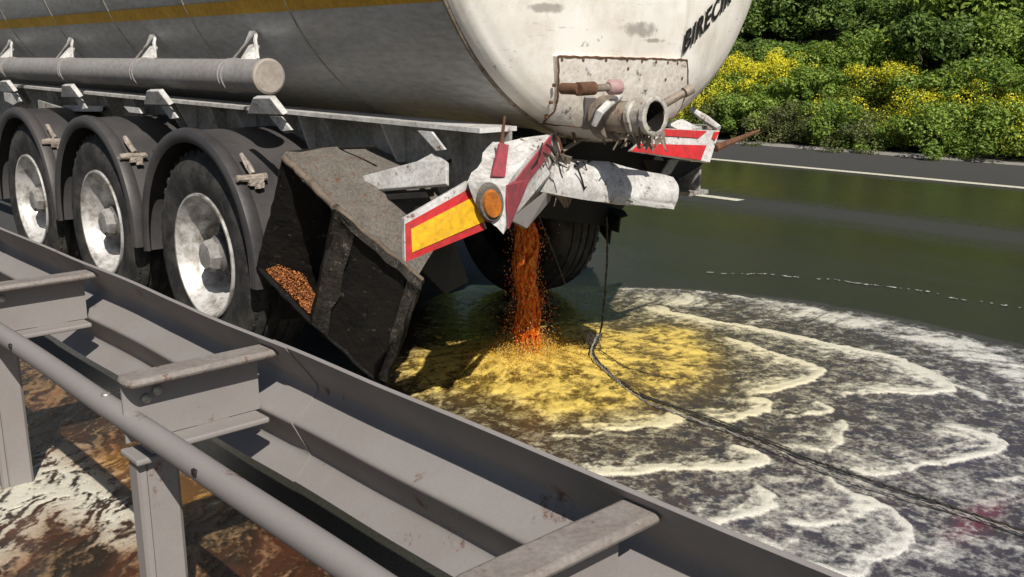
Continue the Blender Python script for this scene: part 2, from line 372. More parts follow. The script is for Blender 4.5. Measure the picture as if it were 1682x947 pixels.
# ------------------------------------------------------------------ crash barrier
bar = thing('crash_barrier', 'grey steel double crash barrier in the foreground with wave beam, posts and spacer brackets', 'crash barrier', (1.05, 2.4, 0))
def wave(off=0):
    key = [(1.256,.794),(1.250,.790),(1.254,.783),(1.29,.735),(1.334,.675),(1.342,.656),(1.334,.638),(1.295,.604),(1.263,.583),(1.2575,.572),(1.264,.558),(1.290,.508),(1.305,.480),(1.306,.466),(1.297,.452),(1.268,.422),(1.252,.404)]
    out = []
    for i in range(len(key)-1):      # catmull-rom smoothing
        p = [Vector((*key[max(0, min(len(key)-1, i+k))], 0)) for k in (-1, 0, 1, 2)]
        for t in (0, .5):
            q = .5*((2*p[1]) + (p[2]-p[0])*t + (2*p[0]-5*p[1]+4*p[2]-p[3])*t*t + (3*p[1]-p[0]-3*p[2]+p[3])*t**3); out.append((q.x+off, q.y))
    out.append((key[-1][0]+off, key[-1][1])); return out + [(x+.004, z-.001) for x, z in out[::-1]]
SP = [-.28, 1.06, 2.40, 3.73, 5.06, 6.4]
for i, (a, b_) in enumerate([(-1.6, 2.32), (2.24, 5.0), (4.92, 7.7)]):
    mb = MB().sweep(wave(-.0045*(i % 2)), a, b_, 60, True, .006); mb.build('wave_beam', M['rail'], bar, smooth=50)
# near rail: rounded channel with bolt holes
prof = []
for k in range(13):
    a = R(-50 + 205*k/12); prof.append((.885 - .030*math.sin(a-.5) - .0, .672 + .034*math.cos(a-.5)))
prof += [(.935, .625), (.93, .622)] 
prof = [(.885+(a-.885)*.84, -.002+.655+(b-.69)*.84) for a, b in [(.862,.632),(.853,.645),(.851,.668),(.858,.686),(.874,.698),(.892,.699),(.908,.692),(.917,.678),(.918,.66),(.912,.659),(.910,.674),(.903,.686),(.890,.692),(.876,.691),(.864,.682),(.857,.667),(.859,.648),(.867,.637)]]
for a, b_ in ((-1.6, 2.56), (2.561, 7.7)): MB().sweep(prof, a, b_, 40, True, .004).build('near_rail', M['rail'], bar, smooth=60)
def boltgeo(mb, p, axis, r=.014, h=.012):
    mb.lathe(p, [(0, 0.0001), (0, r), (h*.4, r), (h*.85, r*.7), (h, .0001)] if True else [], axis, 12)
for y in SP:
    web = MB()   # spacer web with bottom flange, channel lying on its side
    web.hexa([(.865,y,.575),(1.245,y,.575),(1.245,y+.008,.575),(.865,y+.008,.575),(.865,y,.738),(1.245,y,.738),(1.245,y+.008,.738),(.865,y+.008,.738)])
    w = web.build('spacer_web', M['rail'], bar)
    fl = MB(); fl.hexa([(.90,y-.075,.556),(1.235,y-.075,.556),(1.235,y+.006,.556),(.90,y+.006,.556),(.90,y-.075,.573),(1.235,y-.075,.573),(1.235,y+.006,.573),(.90,y+.006,.573)])
    fl.build('bottom_flange', M['rail'], bar, bevel=.006, bseg=3)
    cp = MB()    # top flange with rounded nose ends
    n = 10; out = []
    for k in range(n+1): a = R(-90+180*k/n); out.append((1.262+.03*math.cos(a), y-.032+.045*math.sin(a)))
    for k in range(n+1): a = R(90+180*k/n); out.append((.872+.02*math.cos(a), y-.032+.045*math.sin(a)))
    cp.add([(x, q, .739) for x, q in out]+[(x, q, .762) for x, q in out], [tuple(range(22))[::-1], tuple(range(22, 44))]+[(i, (i+1) % 22, (i+1) % 22+22, i+22) for i in range(22)])
    cp.build('spacer_cap', M['cap'], bar, bevel=.011, bseg=3, smooth=40)
    for bx_, bz in ((.925, .685), (.955, .70)):
        bb = MB(); bb.lathe((bx_, y-.001, bz), [(0, .0001), (0, .013), (-.006, .013), (-.011, .008), (-.013, .0001)], 'Y', 12); bb.build('bolt', M['bolt'], bar, smooth=40)
    bb = MB(); bb.lathe((.884, y+.17, .660), [(0, .013), (.004, .011), (.008, .0001)], 'Z', 12); bb.build('bolt', M['bolt'], bar, smooth=40)
    for zz in (.66, .585):
        bb = MB(); bb.lathe((1.262, y+.11, zz-.02), [(0, .0001), (0, .014), (-.008, .011), (-.012, .0001)], 'X', 10); bb.build('bolt', M['bolt'], bar, smooth=40)
    fo = MB().box((.915, y-.03, .548), (.12, .11, .016)); fo.build('post_plate', M['rail'], bar, bevel=.005)
    # sigma post: folded channel with a seam line down its face
    po = MB(); x0 = .868; x1 = .978; q = y-.055
    sec = [(x0,q+.012),(x0+.006,q+.003),(x0+.02,q+.0),(x0+.024,q+.005),(x0+.028,q),(x1-.012,q-.004),(x1-.002,q+.004),(x1,q+.015),(x1,q+.06),(x1-.005,q+.06),(x1-.005,q+.016),(x1-.015,q+.004),(x0+.01,q+.006),(x0+.005,q+.014),(x0+.005,q+.06),(x0,q+.06)]
    m_ = len(sec); po.add([(x, yy, -.1) for x, yy in sec]+[(x, yy, .541) for x, yy in sec], [tuple(range(m_))[::-1], tuple(range(m_, 2*m_))]+[(i, (i+1) % m_, (i+1) % m_+m_, i+m_) for i in range(m_)])
    po.build('post', M['rail'], bar)
    hb = MB().box((.858, y-.42, .636), (.012, .022, .016)); hb.build('slot_hole', M['letter'], bar, bevel=.004)

# ------------------------------------------------------------------ tanker trailer
TX, TZ, TA, TB, TY = 3.235, 2.30, 1.045, 1.115, 2.87
tr = thing('tanker_trailer', 'crashed dirty white tanker trailer with three axles, seen from its smashed rear corner', 'tanker trailer', (3.36, 6, 0))
seg = 128
def ell(y, s=1.0): return [(TX+TA*s*math.cos(2*math.pi*k/seg), y, TZ+TB*s*math.sin(2*math.pi*k/seg)) for k in range(seg)]
mb = MB(); ysr = np.linspace(TY, 12.5, 40)
vs = []; fs = []
for i, y in enumerate(ysr):
    vs += ell(y)
    if i: fs += [((i-1)*seg+k, (i-1)*seg+(k+1) % seg, i*seg+(k+1) % seg, i*seg+k) for k in range(seg)]
fs.append(tuple(range((len(ysr)-1)*seg, len(ysr)*seg)))
mb.add(vs, fs); shell = mb.build('tank_shell', M['tank'], tr, smooth=50)
DP = [(1.0,0),(.996,.025),(.985,.055),(.965,.083),(.93,.115),(.88,.142),(.80,.172),(.70,.197),(.58,.218),(.45,.234),(.3,.246),(.15,.252),(.02,.254)]
def dish(x, z):
    s = math.hypot((x-TX)/TA, (z-TZ)/TB)
    for (s0, d0), (s1, d1) in zip(DP, DP[1:]):
        if s >= s1: t = (s-s0)/(s1-s0) if s <= 1 else 0; return TY-(d0+(d1-d0)*t)
    return TY-.254
mb = MB(); vs = []; fs = []
fine = []
for (s0, d0), (s1, d1) in zip(DP, DP[1:]):
    for t in (0, .34, .67): fine.append((s0+(s1-s0)*t, d0+(d1-d0)*t))
fine.append(DP[-1])
def dent(x, y, z): return noise.noise(Vector((x*2.2, y, z*2.2)))*.012 + noise.noise(Vector((x*7, y, z*7)))*.003
for i, (s, d) in enumerate(fine):
    vs += [(x, y-d+(dent(x, y, z) if s < .97 else 0), z) for x, y, z in ell(TY-.003, s)]
    if i: fs += [((i-1)*seg+k, i*seg+k, i*seg+(k+1) % seg, (i-1)*seg+(k+1) % seg) for k in range(seg)]
fs.append(tuple(range((len(fine)-1)*seg, len(fine)*seg)))
mb.add(vs, fs); mb.build('tank_end', M['tankend'], tr, smooth=60)
def ring(y, w, h, mat, name):
    mb = MB(); vs = []; fs = []
    for i, (yy, e) in enumerate(((y-w/2, .0), (y-w/4, h), (y+w/4, h), (y+w/2, 0))):
        vs += [(TX+(TA+e)*math.cos(2*math.pi*k/seg), yy, TZ+(TB+e)*math.sin(2*math.pi*k/seg)) for k in range(seg)]
        if i: fs += [((i-1)*seg+k, (i-1)*seg+(k+1) % seg, i*seg+(k+1) % seg, i*seg+k) for k in range(seg)]
    mb.add(vs, fs); return mb.build(name, mat, shell, smooth=60)
M['seam'] = worn('grimy weld seam', (.30,.25,.19), (.08,.06,.045), .6, .6, 0, 10, .5, bump=.3)
ring(TY+.012, .022, .007, M['seam'], 'weld_seam')
M['seam2'] = worn('pale weld line', (.42,.38,.31), (.10,.095,.085), .55, .6, 0, 6, .1, bump=.2)
for y in (3.02+.96, 4.98, 5.99, 6.96, 7.95, 8.95, 9.95): ring(y, .013, .004, M['seam2'], 'weld_seam')
mb = MB(); vs = []; fs = []; ysr = np.linspace(TY+.03, 12.45, 30); av = np.linspace(*[math.asin((z-TZ)/TB) for z in (1.742, 1.802)], 5)
for i, y in enumerate(ysr):
    for e in (.002,):
        vs += [(TX-(TA+.0025)*math.cos(a), y, TZ+(TB+.0025)*math.sin(a)) for a in av]
    if i: fs += [((i-1)*5+k, (i-1)*5+k+1, i*5+k+1, i*5+k) for k in range(4)]
mb.add(vs, fs); st = mb.build('painted_stripe', M['stripe'], tr, smooth=60)
# lettering on the tank end
tc = bpy.data.curves.new('lettering', 'FONT'); tc.body = 'BIRECIK'; tc.size = .105; tc.shear = .66; tc.space_character = 1.12; tc.offset = .0036; tc.resolution_u = 3
to = bpy.data.objects.new('tmp', tc); C.objects.link(to); bpy.context.view_layer.update()
me = bpy.data.meshes.new_from_object(to.evaluated_get(bpy.context.evaluated_depsgraph_get())); bpy.data.objects.remove(to)
base = Vector((3.455,2.66,1.555)); ca, sa = math.cos(R(34)), math.sin(R(34))
for v in me.vertices:
    x = base.x + v.co.x*ca - v.co.y*sa; z = base.z + v.co.x*sa + v.co.y*ca
    v.co = (x, dish(x, z)-.012, z)
lo = bpy.data.objects.new('lettering', me); me.materials.clear(); me.materials.append(M['letter']); link(lo, tr, (0,0,0))
# red strip on the right edge
MB().slab([(3.885,2.82,1.489), (3.914,2.82,1.488), (3.97,2.82,1.578), (3.941,2.82,1.578)], .004).build('reflector_strip', M['redfaded'], tr)

# bolted plate on the end with valve handle and outlet
pl = [(2.718,2.655,1.546), (3.446,2.655,1.53), (3.551,2.71,1.414), (3.519,2.78,1.268), (3.31,2.8,1.229), (2.999,2.8,1.24), (2.776,2.775,1.284)]
def on_dish(p, d=.012): return Vector((p[0], dish(p[0], p[2])-d-.008, p[2]))
cTL, cTR, cBR, cBL = Vector((2.723,2.66,1.546)), Vector((3.483,2.68,1.529)), Vector((3.546,2.76,1.279)), Vector((2.802,2.8,1.281))
def plate_pt(u, v):   # u to the right, v downwards
    p = cTL.lerp(cTR, u).lerp(cBL.lerp(cBR, u), v); p.z -= .030*math.sin(math.pi*u)*v + .0; p.x += .025*math.sin(math.pi*v)*u
    return on_dish(p, .016)
pl = [plate_pt(u, 0) for u in np.linspace(0, 1, 9)] + [plate_pt(1, v) for v in np.linspace(0, 1, 6)[1:]] + [plate_pt(u, 1) for u in np.linspace(1, 0, 9)[1:]] + [plate_pt(0, v) for v in np.linspace(1, 0, 6)[1:-1]]
mb = MB(); nu, nv = 25, 17; gp = [plate_pt(a/(nu-1), b/(nv-1)) for b in range(nv) for a in range(nu)]
bp = [p+Vector((0,.03,0)) for p in gp]; N_ = nu*nv
fs = [(b*nu+a, b*nu+a+1, (b+1)*nu+a+1, (b+1)*nu+a) for b in range(nv-1) for a in range(nu-1)]
rim_ = [a for a in range(nu)] + [b*nu+nu-1 for b in range(1, nv)] + [(nv-1)*nu+a for a in range(nu-2, -1, -1)] + [b*nu for b in range(nv-2, 0, -1)]
fs += [(rim_[q], rim_[(q+1) % len(rim_)], rim_[(q+1) % len(rim_)]+N_, rim_[q]+N_) for q in range(len(rim_))]
mb.add(gp+bp, fs)
M['endplate'] = worn('white bolted plate', (.84,.82,.78), (.55,.48,.40), .3, .5, 0, 7, .3, (.07,.045,.035), .3, fine=50)
ep = mb.build('end_plate', M['endplate'], tr, smooth=40)
for px in ((2.744,2.657,1.534), (2.846,2.657,1.532), (2.965,2.657,1.531), (3.083,2.657,1.531), (3.174,2.657,1.526), (3.265,2.657,1.523), (3.345,2.657,1.52), (3.416,2.657,1.517), (3.475,2.69,1.452), (2.741,2.705,1.436), (2.756,2.735,1.369), (2.78,2.765,1.31), (3.098,2.675,1.497), (3.354,2.69,1.449)):
    px = on_dish(px, .016); bb = MB(); bb.lathe(px, [(0.01, .0001), (0.01, .0075), (-.002, .0065), (-.004, .0001)], 'Y', 8); bb.build('plate_bolt', M['rusty'], ep)
ba = MB(); ba.slab([on_dish(p, .034) for p in ((2.885,2.72,1.385), (2.938,2.72,1.383), (3.003,2.78,1.251), (2.952,2.78,1.253))], .012); ba.build('strap', M['rail'], ep, fix=True)
h0, h1 = Vector((2.711,2.56,1.426)), Vector((2.923,2.54,1.431))
hb = MB(); hb.tube([h0 + Vector((0, .09, 0)), h0], .022, 14); hb.tube([h0+Vector((-.01,0,0)), h0.lerp(h1, .33)], .026, 14); hd = hb.build('valve', M['rusty'], tr, smooth=40)
v2 = MB(); v2.tube([h0.lerp(h1, .3), h0.lerp(h1, .95)], .015, 12); v2.build('valve_stem', M['pipe'], hd, smooth=40)
v3 = MB(); v3.tube([h0.lerp(h1, .68), h0.lerp(h1, .74), h0.lerp(h1, .95), h1], [.02,.03,.03,.016], 12); v3.build('valve_nut', M['nut'], hd, smooth=40)
for a_, b_ in zip(pl, pl[1:]+pl[:1]):   # rusty seam round the plate
    L_ = [a_.lerp(b_, t/9)+noise.noise_vector(a_.lerp(b_, t/9)*30)*.003 for t in range(10)]
    MB().tube(L_, [.0035+.003*abs(noise.noise(p*40)) for p in L_], 6).build('seam_bead', M['rusty'], ep)
# outlet: stubby pipe with flared flange and open dark mouth
o0, o1 = Vector((2.999,2.7,1.304)), Vector((2.995,2.42,1.319))
ax = (o1-o0).normalized()
def pipe_pts(ts): return [o0 + (o1-o0)*t for t in ts]
ob = MB(); ob.tube(pipe_pts([0, .18, .2, .62, .64]), [.088,.088,.064,.064,.062], 28); op = ob.build('outlet_pipe', M['pipe'], tr, smooth=40)
Lp = (o1-o0).length
fb = MB(); fb.revolve(o0, ax, [(Lp*.60,.064),(Lp*.62,.074),(Lp*.70,.074),(Lp*.72,.066),(Lp*.90,.067),(Lp*.91,.077),(Lp*.99,.078),(Lp*1.0,.072),(Lp*1.0,.060),(Lp*.985,.056)])
fb.build('flange', M['flange'], op, smooth=35, subdiv=1, warp=.004, wsc=30)
ib = MB(); ib.revolve(o0, ax, [(Lp*.99,.0562),(Lp*.6,.052),(Lp*.598,.0001)]); ib.build('dark_mouth', M['letter'], op)
cr = MB(); cr.tube([(2.818,2.58,1.287), (2.814,2.55,1.335), (2.877,2.56,1.367), (2.993,2.6,1.39)], [.012,.016,.016,.01], 10); cr.build('collar', M['white'], op, smooth=40)
lv = MB(); lv.tube([(3.055,2.5,1.335), (3.125,2.46,1.374), (3.195,2.42,1.416)], [.022,.017,.016], 12); lv.tube([(3.171,2.425,1.405), (3.204,2.415,1.421)], .021, 12); lv.build('lever', M['pipe'], tr, smooth=40)
# small soot scraps hanging round the outlet
sc = MB(); random.seed(4)
for k in range(40):
    p = o0.lerp(o1, random.uniform(.2, 1)) + Vector((random.uniform(-.05,.07), random.uniform(-.03,.03), random.uniform(-.11,-.05)))
    sc.box(p, (random.uniform(.005,.02), random.uniform(.002,.006), random.uniform(.02,.07)), Matrix.Rotation(random.uniform(-.8,.8), 3, 'Y') @ Matrix.Rotation(random.uniform(-.8,.8), 3, 'X'))
sc.crumple(.01, 30).build('torn_fitting', M['pipe'], tr)

# side hose tube with rings, cap and brackets
tx, tz, rt_ = 2.27, 1.455, .077
tb = MB(); tb.tube([(tx, 4.10, tz), (tx, 13, tz)], rt_, 40); tube = tb.build('hose_tube', M['tube'], tr, smooth=40)
cb = MB(); cb.lathe((tx, 4.085, tz), [(.016, .0001), (.016, rt_+.004), (.0, rt_+.004), (-.006, rt_-.006), (-.004, .0001)], 'Y', 40); cb.build('tube_cap', M['tubecap'], tube, smooth=30)
for y in (4.40, 5.45, 6.6, 7.8):
    rb = MB(); rb.lathe((tx, y, tz), [(0, rt_), (0, rt_+.006), (.012, rt_+.006), (.012, rt_)], 'Y', 40); rb.build('tube_ring', M['tube'], tube, smooth=30)
    r2 = MB(); r2.lathe((tx, y+.035, tz), [(0, rt_), (.001, rt_+.004), (.01, rt_+.004), (.011, rt_)], 'Y', 40); r2.build('tube_ring', M['tube'], tube, smooth=30)
for y in (4.36, 5.52, 6.82, 8.1):
    b_ = MB()
    b_.slab([(2.36, y+.06, 1.60), (2.36, y-.02, 1.60), (2.30, y-.09, 1.525), (2.25, y-.04, 1.525)], .012)
    b_.slab([(2.37, y+.0, 1.66), (2.37, y+.05, 1.66), (2.34, y+.13, 1.525), (2.29, y+.10, 1.525)], .012)
    b_.tube([(2.39, y+.02, 1.68), (2.36, y+.0, 1.62), (2.33, y-.07, 1.53)], .01, 6)
    b_.build('tube_bracket', M['white'], tr)
    yo = y-4.36
    c_ = MB(); ft = [(2.19,4.05,1.374), (2.19,3.898,1.379), (2.22,3.843,1.306), (2.22,4.172,1.298)]; c_.slab([(a, b+yo, c) for a, b, c in ft], -.03); c_.build('bracket_foot', M['white'], tr, bevel=.004)
    d_ = MB(); ft = [(2.24,4.03,1.281), (2.24,3.933,1.283), (2.24,3.844,1.229), (2.24,3.929,1.219)]; d_.slab([(a, b+yo, c) for a, b, c in ft], -.012); d_.build('bracket_tongue', M['white'], tr)
ft = [(2.46,3.216,1.249), (2.46,3.128,1.249), (2.46,3.044,1.184), (2.46,3.098,1.176)]; MB().slab(ft, -.012).build('bracket_tongue', M['white'], tr)

# chassis: two I beams with gussets, cross members, axles, bags
def zf(y): return 1.268 + (y-2.8)*.0075      # the side rail rises slightly towards the front
sb2 = MB(); sb2.hexa([(2.63,2.86,.93),(2.645,2.86,.93),(2.645,12.4,1.0),(2.63,12.4,1.0),(2.63,2.86,zf(2.86)-.012),(2.645,2.86,zf(2.86)-.012),(2.645,12.4,zf(12.4)-.012),(2.63,12.4,zf(12.4)-.012)])
cbo = sb2.build('chassis_beam', M['chassis'], tr)
fb2 = MB(); fb2.hexa([(2.475,2.86,zf(2.86)-.011),(2.67,2.86,zf(2.86)-.011),(2.67,12.4,zf(12.4)-.011),(2.475,12.4,zf(12.4)-.011),(2.475,2.86,zf(2.86)+.007),(2.67,2.86,zf(2.86)+.007),(2.67,12.4,zf(12.4)+.007),(2.475,12.4,zf(12.4)+.007)])
fb2.build('top_flange', M['white'], cbo)
MB().box((2.53, 7.8, .93), (.18, 9.0, .014)).build('bottom_flange', M['chassis'], cbo) if False else None
for j, y in enumerate((3.15, 3.55, 4.02, 4.30, 4.47, 4.90, 5.25, 5.62, 5.75, 6.35, 6.75, 7.2, 7.8, 8.4, 9.0)):
    z1 = zf(y)-.013; wq = .125 if j % 3 else .09
    gb = MB(); gb.hexa([(2.60, y, z1-.20), (2.629, y, z1-.20), (2.629, y+.012, z1-.20), (2.60, y+.012, z1-.20), (2.629-wq, y, z1), (2.629, y, z1), (2.629, y+.012, z1), (2.629-wq, y+.012, z1)]); gb.build('gusset', M['white'] if j % 2 else M['chassis'], tr)
cbm = MB(); cbm.box((3.94, 7.75, 1.203), (.20, 9.7, .02)); cbm.box((3.94, 7.75, .885), (.16, 9.7, .018)); cbm.box((3.96, 7.75, 1.04), (.014, 9.68, .30)); cbm.build('chassis_beam', M['chassis'], tr)
for y in (3.1, 3.9, 5.3, 6.7, 8.1, 9.5): MB().box((3.36, y, 1.08), (1.14, .12, .14)).build('cross_member', M['blackflap'], tr)
# belly saddle between tank and chassis
sb_ = MB()
for s_ in (-1, 1): sb_.hexa([(TX+s_*.34, 3.0, 1.21), (TX+s_*.27, 3.0, 1.21), (TX+s_*.27, 12, 1.21), (TX+s_*.34, 12, 1.21), (TX+s_*.34, 3.0, 1.40), (TX+s_*.27, 3.0, 1.40), (TX+s_*.27, 12, 1.40), (TX+s_*.34, 12, 1.40)])
sb_.build('saddle', M['blackflap'], tr)
WY = (4.65, 6.03, 7.34); WR = .548
for y in WY:
    ab = MB(); ab.tube([(2.5, y, .55), (4.2, y, .55)], .065, 20); ax_ = ab.build('axle', M['blackflap'], tr, smooth=40)
    for x in (2.80, 3.92):
        ag = MB(); ag.lathe((x, y-.22, .70), [(0, .0001), (0, .11), (.05, .13), (.1, .11), (.14, .13), (.18, .1), (.18, .0001)], 'Z', 20); ag.box((x, y-.0, .64), (.09, .7, .05)); ag.build('air_spring', M['blackflap'], ax_, smooth=40)
# wheel
def make_wheel(side, y):
    xf = 2.15 if side < 0 else 4.60; s = 1 if side < 0 else -1; c0 = (xf, y, .55); r_ = .312
    P = lambda pr: [(h*s, r) for h, r in pr]
    tyb = MB(); tyb.lathe(c0, P([(.035, r_-.008), (.012, r_+.006), (.0, r_+.035), (-.004, r_+.06), (-.012, r_+.10), (-.010, r_+.145), (.004, r_+.185), (.02, r_+.21), (.038, WR-.008), (.06, WR),
        (.075, WR), (.078, WR-.012), (.09, WR-.012), (.093, WR), (.14, WR), (.143, WR-.012), (.155, WR-.012), (.158, WR), (.2, WR), (.203, WR-.012), (.215, WR-.012), (.218, WR), (.28, WR), (.283, WR-.012), (.295, WR-.012), (.298, WR), (.32, WR-.01), (.36, r_+.18), (.38, r_+.1), (.36, r_+.01), (.34, r_-.01)]), 'X', 72)
    w = tyb.build('wheel', M['tyre'], tr, c0, smooth=35)
    # side-wall shoulder lugs
    lg = MB()
    for k in range(44):
        a = 2*math.pi*k/44; rot = Matrix.Rotation(a, 3, 'X'); lg.box(Vector(c0)+rot @ Vector((.034*s, WR-.026, 0)), (.03, .03, .030), rot)
    lg.build('tread_lugs', M['tyre'], w)['kind'] = 'stuff'
    rb = MB(); rb.lathe(c0, P([(.035, r_-.006), (.008, r_+.012), (-.004, r_+.010), (-.004, r_-.002), (.012, r_-.012), (.03, r_-.022), (.06, r_-.028), (.085, r_-.052), (.10, r_-.060), (.15, r_-.064), (.19, r_-.075), (.205, r_-.085)]), 'X', 72)
    rim = rb.build('rim', M['rim'], w, c0, smooth=45)
    db = MB(); db.lathe(c0, P([(.20, r_-.080), (.215, .20), (.222, .175), (.205, .14), (.20, .12), (.20, .0001)]), 'X', 60); db.build('rim_disc', M['hub'], w, c0, smooth=45)  # disc coloured dark to paint the shade deep inside the rim
    hb = MB(); hb.lathe(c0, P([(.20, .128), (.15, .122), (.13, .105), (.08, .100), (.07, .088), (.055, .084)]), 'X', 28)
    for k in range(10):
        a = 2*math.pi*k/10; hb.tube([Vector(c0)+Vector((.215*s, .145*math.cos(a), .145*math.sin(a))), Vector(c0)+Vector((.155*s, .145*math.cos(a), .145*math.sin(a)))], .017, 6)
    hub = hb.build('hub', M['hub'], w, smooth=35)
    hc = MB(); hc.lathe(c0, P([(.06, .088), (.02, .082), (.008, .068), (.004, .0001)]), 'X', 8); hc.build('hub_cap', M['hubcap'], w)
    return w
wl_ = make_wheel(-1, WY[0]); wr_ = make_wheel(1, WY[0])
for y in WY[1:]: dup(wl_, tr, (2.15, y, .55)); dup(wr_, tr, (4.60, y, .55))
# mudguards: arched shell with a rounded outer lip
def mudguard(side, y, a0=-8, a1=188, w=.50):
    x0 = 2.10 if side < 0 else 4.65; s = 1 if side < 0 else -1; c0 = (x0, y, .56)
    mb = MB(); Rg = .625
    prof = [(.012*s, Rg-.055), (.0, Rg-.04), (-.006*s, Rg-.01), (.004*s, Rg+.010), (.03*s, Rg+.017), (.06*s, Rg+.012), (.075*s, Rg), (.12*s, Rg+.002), (w*s, Rg+.002), (w*s, Rg-.006), (.08*s, Rg-.008), (.02*s, Rg-.004), (.018*s, Rg-.05)]
    mb.lathe(c0, prof, 'X', 56, a0, a1, closed=True)
    g = mb.build('mudguard', M['guard'], tr, c0, smooth=40)
    return g
for y in WY:
    g = mudguard(-1, y, -6, 186)
    # clamp on the rear flank: grimy casting with a bolt shaft
    a = R(180-41); ctr = Vector((2.20, y+.64*math.cos(a), .56+.64*math.sin(a))); n_ = Vector((0, math.cos(a), math.sin(a))); t_ = Vector((0, n_.z, -n_.y))
    cl = MB(); cl.tube([ctr+n_*.02+Vector((-.09,0,0)), ctr+n_*.02+Vector((.06,0,0))], .018, 10); cl.tube([ctr+n_*.025+t_*.02, ctr+n_*.03+t_*.13+Vector((-.02,0,0))], [.016,.012], 8)
    cl.box(ctr+n_*.012+t_*-.02, (.07,.03,.03)); cl.box(ctr+n_*.02+t_*-.045+Vector((.01,0,0)), (.035,.02,.03))
    cl.build('clamp', M['plateclamp'], g, subdiv=2, warp=.006, wsc=45)
    mudguard(1, y, -6, 128).data.materials[0] = M['blackflap']
for i, (pp, rr_) in enumerate((([(2.5, 5.2, 1.10), (2.42, 5.30, 1.0), (2.5, 5.42, .9), (2.48, 5.5, 1.05)], .010), ([(2.6, 3.9, 1.12), (2.5, 4.0, 1.02), (2.55, 4.3, 1.08), (2.6, 4.7, 1.0)], .009),
        ([(2.5, 6.6, 1.12), (2.42, 6.68, .98), (2.5, 6.8, .92)], .010), ([(2.62, 3.2, 1.12), (2.55, 3.5, 1.0), (2.60, 3.8, 1.09)], .008))):
    MB().tube(pp, rr_, 8).build('air_hose', M['blackflap'], tr, smooth=60)
# filler sheets between the guards
for y in ((WY[0]+WY[1])/2, (WY[1]+WY[2])/2):
    MB().hexa([(2.45, y-.10, .85), (2.9, y-.10, .85), (2.9, y+.12, .85), (2.45, y+.12, .85), (2.45, y-.14, 1.08), (2.9, y-.14, 1.08), (2.9, y+.1, 1.08), (2.45, y+.1, 1.08)]).build('guard_bridge', M['chassis'], tr)
# white step plate and boxes above the front guards
MB().hexa([(2.45,7.405,1.155), (2.45,6.645,1.186), (2.62,7.107,1.16), (2.62,7.918,1.127), (2.45,7.39,1.202), (2.45,6.615,1.222), (2.62,7.074,1.2), (2.62,7.903,1.178)]).build('step_plate', M['white'], tr, bevel=.005)
MB().slab([(2.5,8.086,1.213), (2.5,7.562,1.168), (2.5,8.095,1.101)], .03).build('stay_bracket', M['chassis'], tr)
MB().slab([(2.5,8.933,1.279), (2.5,8.785,1.283), (2.5,8.535,1.193), (2.5,8.707,1.153), (2.5,8.923,1.18)], .05).build('stay_bracket', M['white'], tr)
MB().slab([(2.5,6.404,1.228), (2.5,6.161,1.23), (2.5,6.141,1.193), (2.5,6.323,1.193)], .03).build('stay_bracket', M['white'], tr)
# side frame in front of rearmost guard
ct = MB(); ct.hexa([(2.75,4.803,1.21), (2.75,4.726,1.214), (2.75,4.725,1.1), (2.75,4.816,1.094), (2.9,5.065,1.192), (2.9,4.984,1.195), (2.9,4.982,1.075), (2.9,5.078,1.069)]); ct.build('gusset', M['white'], tr)

# crumpled deck plate behind the last guard, with bent bracket on top
dk = MB(); dk.hexa([(2.2,3.849,1.121), (2.25,3.434,0.917), (2.45,3.181,0.701), (2.8,3.84,0.916), (2.2,3.826,1.139), (2.25,3.321,0.948), (2.45,3.131,0.726), (2.75,3.293,1.109)]) if False else dk.slab([(2.12,3.708,1.142), (2.14,3.35,0.956), (2.46,3.238,0.643), (2.72,3.259,1.008), (2.6,3.761,1.14)], -.015)
dk.build('deck_plate', M['plate'], tr, subdiv=6, warp=.022, wsc=8, smooth=25)
br = MB(); br.slab([(2.36,3.579,1.014), (2.45,3.208,1.116), (2.48,3.14,1.154), (2.48,3.054,1.126), (2.46,3.032,1.037), (2.36,3.55,0.964)], .02); br.build('bent_bracket', M['white'], tr, bevel=.004)
MB().slab([(2.36,3.583,0.955), (2.44,3.158,1.012), (2.44,3.159,0.981), (2.36,3.528,0.934)], .05).build('bracket_shade', M['blackflap'], tr)  # black slab stands in for the shaded gap under the bracket
MB().tube([(2.4,4.163,1.097), (2.4,3.792,1.142), (2.4,3.427,1.172)], .007, 8).build('stay_rod', M['blackflap'], tr)
MB().slab([(2.4,3.638,0.897), (2.52,3.242,0.928), (2.48,3.356,0.715), (2.42,3.396,0.771)], .02).build('rust_plate', M['pipe'], tr)

# smashed rear bumper: marker plate, lamp housing, beams, chevron board
q = [(1.957,2.66,0.857), (2.299,2.62,0.938), (2.229,2.64,1.115), (1.974,2.68,1.005)]
mp = MB(); mp.slab([q[3], q[2], q[1], q[0]], .02); mp.build('marker_plate', M['white'], tr, bevel=.002); mpo = bpy.data.objects['marker_plate']
def lerp(a, b_, t): return Vector(a).lerp(Vector(b_), t)
def quadpt(u, v, dy): # u across, v up
    p = lerp(lerp(q[0], q[1], u), lerp(q[3], q[2], u), v); return p + Vector((0, dy, 0))
def qs(u0, u1, v0, v1, dy): return [quadpt(u0, v1, dy), quadpt(u1, v1, dy), quadpt(u1, v0, dy), quadpt(u0, v0, dy)]
MB().slab(qs(0.005, .975, .01, .87, -.005), .003).build('red_border', M['red'], mpo)
MB().slab(qs(.07, .985, .17, .70, -.010), .003).build('yellow_panel', M['yellow'], mpo)
f = [(2.195,2.6,1.122), (2.331,2.56,1.096), (2.322,2.56,0.928), (2.253,2.6,0.997)]
b4 = [(2.516,2.84,1.22), (2.812,2.8,1.249), (2.894,2.82,1.14), (2.704,2.82,0.927)]
hs = MB(); hs.add(f+b4, [(0,1,2,3),(4,7,6,5),(0,4,5,1),(1,5,6,2),(2,6,7,3),(3,7,4,0)])
